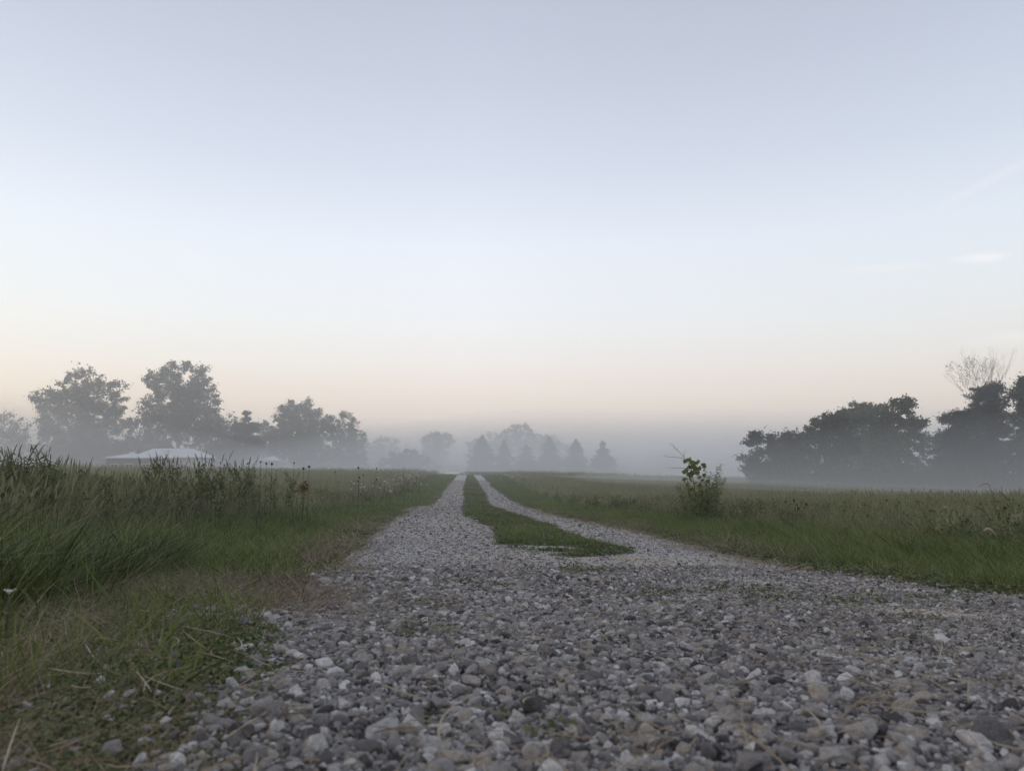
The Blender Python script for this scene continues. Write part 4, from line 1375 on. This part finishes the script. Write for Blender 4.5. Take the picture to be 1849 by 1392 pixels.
def maple_leaf(r, size):
    """lobed blade outline, folded a little along its midrib"""
    ang = np.radians([-90, -60, -35, -15, 5, 25, 45, 62, 78, 90, 102, 118, 135, 155, 175, 195, 215, 240])
    rr = np.array([.25, .55, .5, .85, .55, .62, .95, .55, .75, 1.0, .75, .55, .95, .62, .55, .85, .5, .55]) * size
    V = np.stack([rr * np.cos(ang), rr * np.sin(ang) , np.abs(rr * np.cos(ang)) * .22 + .06 * size * np.sin(ang * 5)], -1)
    V = np.vstack([[0, 0, 0], V])
    n_ = len(ang)
    return V, [[0, 1 + q, 1 + (q + 1) % n_] for q in range(n_)]


r_ = np.random.default_rng(12)
for (a, b, sz) in [(1236, 832, .055), (1244, 829, .07), (1250, 834, .075), (1246, 842, .07), (1256, 846, .075), (1238, 849, .065), (1250, 853, .07), (1259, 853, .06), (1246, 860, .055), (1258, 835, .05),
                   (1261, 832, .045), (1270, 838, .06), (1272, 841, .055), (1235, 853, .05), (1262, 845, .055), (1254, 840, .07), (1243, 855, .06), (1262, 862, .05), (1268, 866, .045), (1248, 867, .05), (1255, 872, .045), (1240, 874, .05), (1264, 876, .05), (1250, 882, .055), (1272, 858, .05), (1236, 866, .045), (1258, 890, .05), (1244, 892, .045), (1278, 868, .045)]:
    V, T = maple_leaf(r_, sz * .62)
    e_ = Euler((rad(90) + r_.normal(0, .55), r_.normal(0, .6), r_.normal(0, .5))).to_matrix() @ Euler((0, 0, rad(180) + r_.normal(0, .8))).to_matrix()
    V = V @ np.array(e_).T
    lf = MB().add(V * 1.3, None, T).build('leaf', M['maple'], sap)
    lf.location = rel(a, b, o_, float(r_.normal(0, .06)))
# goldenrod
tips = [(1228, 872, 0), (1234, 866, 0), (1243, 872, 1), (1262, 858, 1), (1272, 846, 0), (1284, 852, 1), (1296, 842, 1), (1303, 838, 1), (1280, 858, 1), (1290, 862, 1), (1268, 868, 1), (1252, 876, 0), (1300, 862, 1), (1310, 862, 1), (1222, 876, 0), (1240, 862, 0), (1256, 868, 0), (1276, 872, 1), (1266, 878, 0), (1246, 884, 0), (1286, 874, 1), (1232, 888, 0), (1272, 886, 0), (1258, 888, 0), (1290, 880, 1)]
o2 = at(1262, 905, D + .1); o2[2] = float(terr(o2[0], o2[1]))
gd = empty('goldenrod', tuple(o2), 'clump of feathery goldenrod stems around the maple sapling', 'plant')
rel2 = lambda px, py, dd=0: at(px, py, D + .1 + dd) - o2
for q, (a, b, w_) in enumerate(tips):
    dd = float(r_.normal(0, .10))
    tip = rel2(a, b, dd)
    b0 = np.array([(tip[0]) * .58 + r_.normal(0, .045), dd * .6, -.02])
    tt = np.linspace(0, 1, 10)[:, None]
    mid = b0 * (1 - tt) + tip * tt
    mid[:, 0] += .16 * tip[0] * (tt[:, 0] ** 2 - tt[:, 0]) * 1.0
    mid[:, 2] += .05 * np.sin(tt[:, 0] * np.pi) * (1 if w_ else .3)
    sm = MB().tube(mid, .0026 - .0018 * tt[:, 0], 4)
    so = sm.build('stem', M['golden'], gd, True)
    lf = MB()
    for z_ in np.linspace(.05, 1.0, 54):
        pz = np.array([np.interp(z_, tt[:, 0], mid[:, k_]) for k_ in range(3)])
        for sd in (-1, 1):
            an = r_.uniform(0, 2 * np.pi)
            ln = (.070 * (1.15 - .55 * z_)) * r_.uniform(.6, 1.1)
            d_ = np.array([math.cos(an), math.sin(an), r_.uniform(-.35, .35)])
            k_ = np.linspace(0, 1, 4)
            lf.strip(pz + d_ * ln * k_[:, None] - np.array([0, 0, .25 * ln]) * (k_ ** 2)[:, None], np.array([.0025, .0075, .0065, .001]) * r_.uniform(.7, 1.15), np.array([-math.sin(an), math.cos(an), .3]))
    lf.build('leaves', M['golden'], so)['kind'] = 'stuff'

# ------------------------------------------------------------------ haze and ground mist
HAZE_D = .0028
hz = MB().box((0, 380, 11.5), (1800, 1060, 38)).build('haze', volume_mat('haze', HAZE_D, (.97, .98, 1.0)))
tag(hz, 'thin morning haze over the whole countryside', kind='stuff')


def mist_bank(x0, x1, y0, y1, h0, H, dens, label, seed, color=(.985, .99, 1.0)):
    """long low bank of ground mist floating between the meadow and the trees; its edges thin out"""
    nx_, ny_ = 40, 25
    u_ = np.linspace(0, 1, nx_); v_ = np.linspace(0, 1, ny_)
    U, V_ = np.meshgrid(u_, v_)
    X_ = x0 + (x1 - x0) * U; Y_ = y0 + (y1 - y0) * V_
    e = np.clip(np.minimum(U, 1 - U) * 5, 0, 1) ** .6 * np.clip(1 - np.abs(2 * V_ - 1), 0, 1) ** 1.8
    B = terr(X_, Y_) + h0
    T_ = B + .02 + H * e * (1 + .05 * wob(X_ + seed * 9, Y_ * .6, .05))
    n_ = nx_ * ny_
    Vt = np.concatenate([np.stack([X_, Y_, B], -1).reshape(-1, 3), np.stack([X_, Y_, T_], -1).reshape(-1, 3)])
    i = np.arange(ny_ - 1)[:, None] * nx_; j = np.arange(nx_ - 1)[None]
    q = np.stack([i + j, i + j + 1, i + nx_ + j + 1, i + nx_ + j], -1).reshape(-1, 4)
    ring = np.concatenate([np.arange(nx_), np.arange(1, ny_) * nx_ + nx_ - 1, (ny_ - 1) * nx_ + np.arange(nx_ - 2, -1, -1), np.arange(ny_ - 2, 0, -1) * nx_])
    r2 = np.roll(ring, -1)
    side = np.stack([ring, r2, r2 + n_, ring + n_], -1)
    o = bpy.data.objects.new('mist_bank', make_mesh('mist_bank', Vt, [q[:, ::-1], q + n_, side], volume_mat('mist', dens, color), True))
    COL.objects.link(o)
    tag(o, label, kind='stuff')
    return o


mist_bank(-420, -38, 168, 186, 1.2, 19, .085, 'bank of ground mist in front of the cottonwoods', 1)
mist_bank(-75, 420, 174, 200, 1.2, 17, .075, 'bank of ground mist over the end of the lane', 2)
mist_bank(-420, 420, 254, 284, 1.5, 19, .050, 'bank of ground mist behind the row of spruces', 4)
mist_bank(6, 130, 27, 60, .80, 5.0, .022, 'thin ground mist at the foot of the right hand wood', 3)
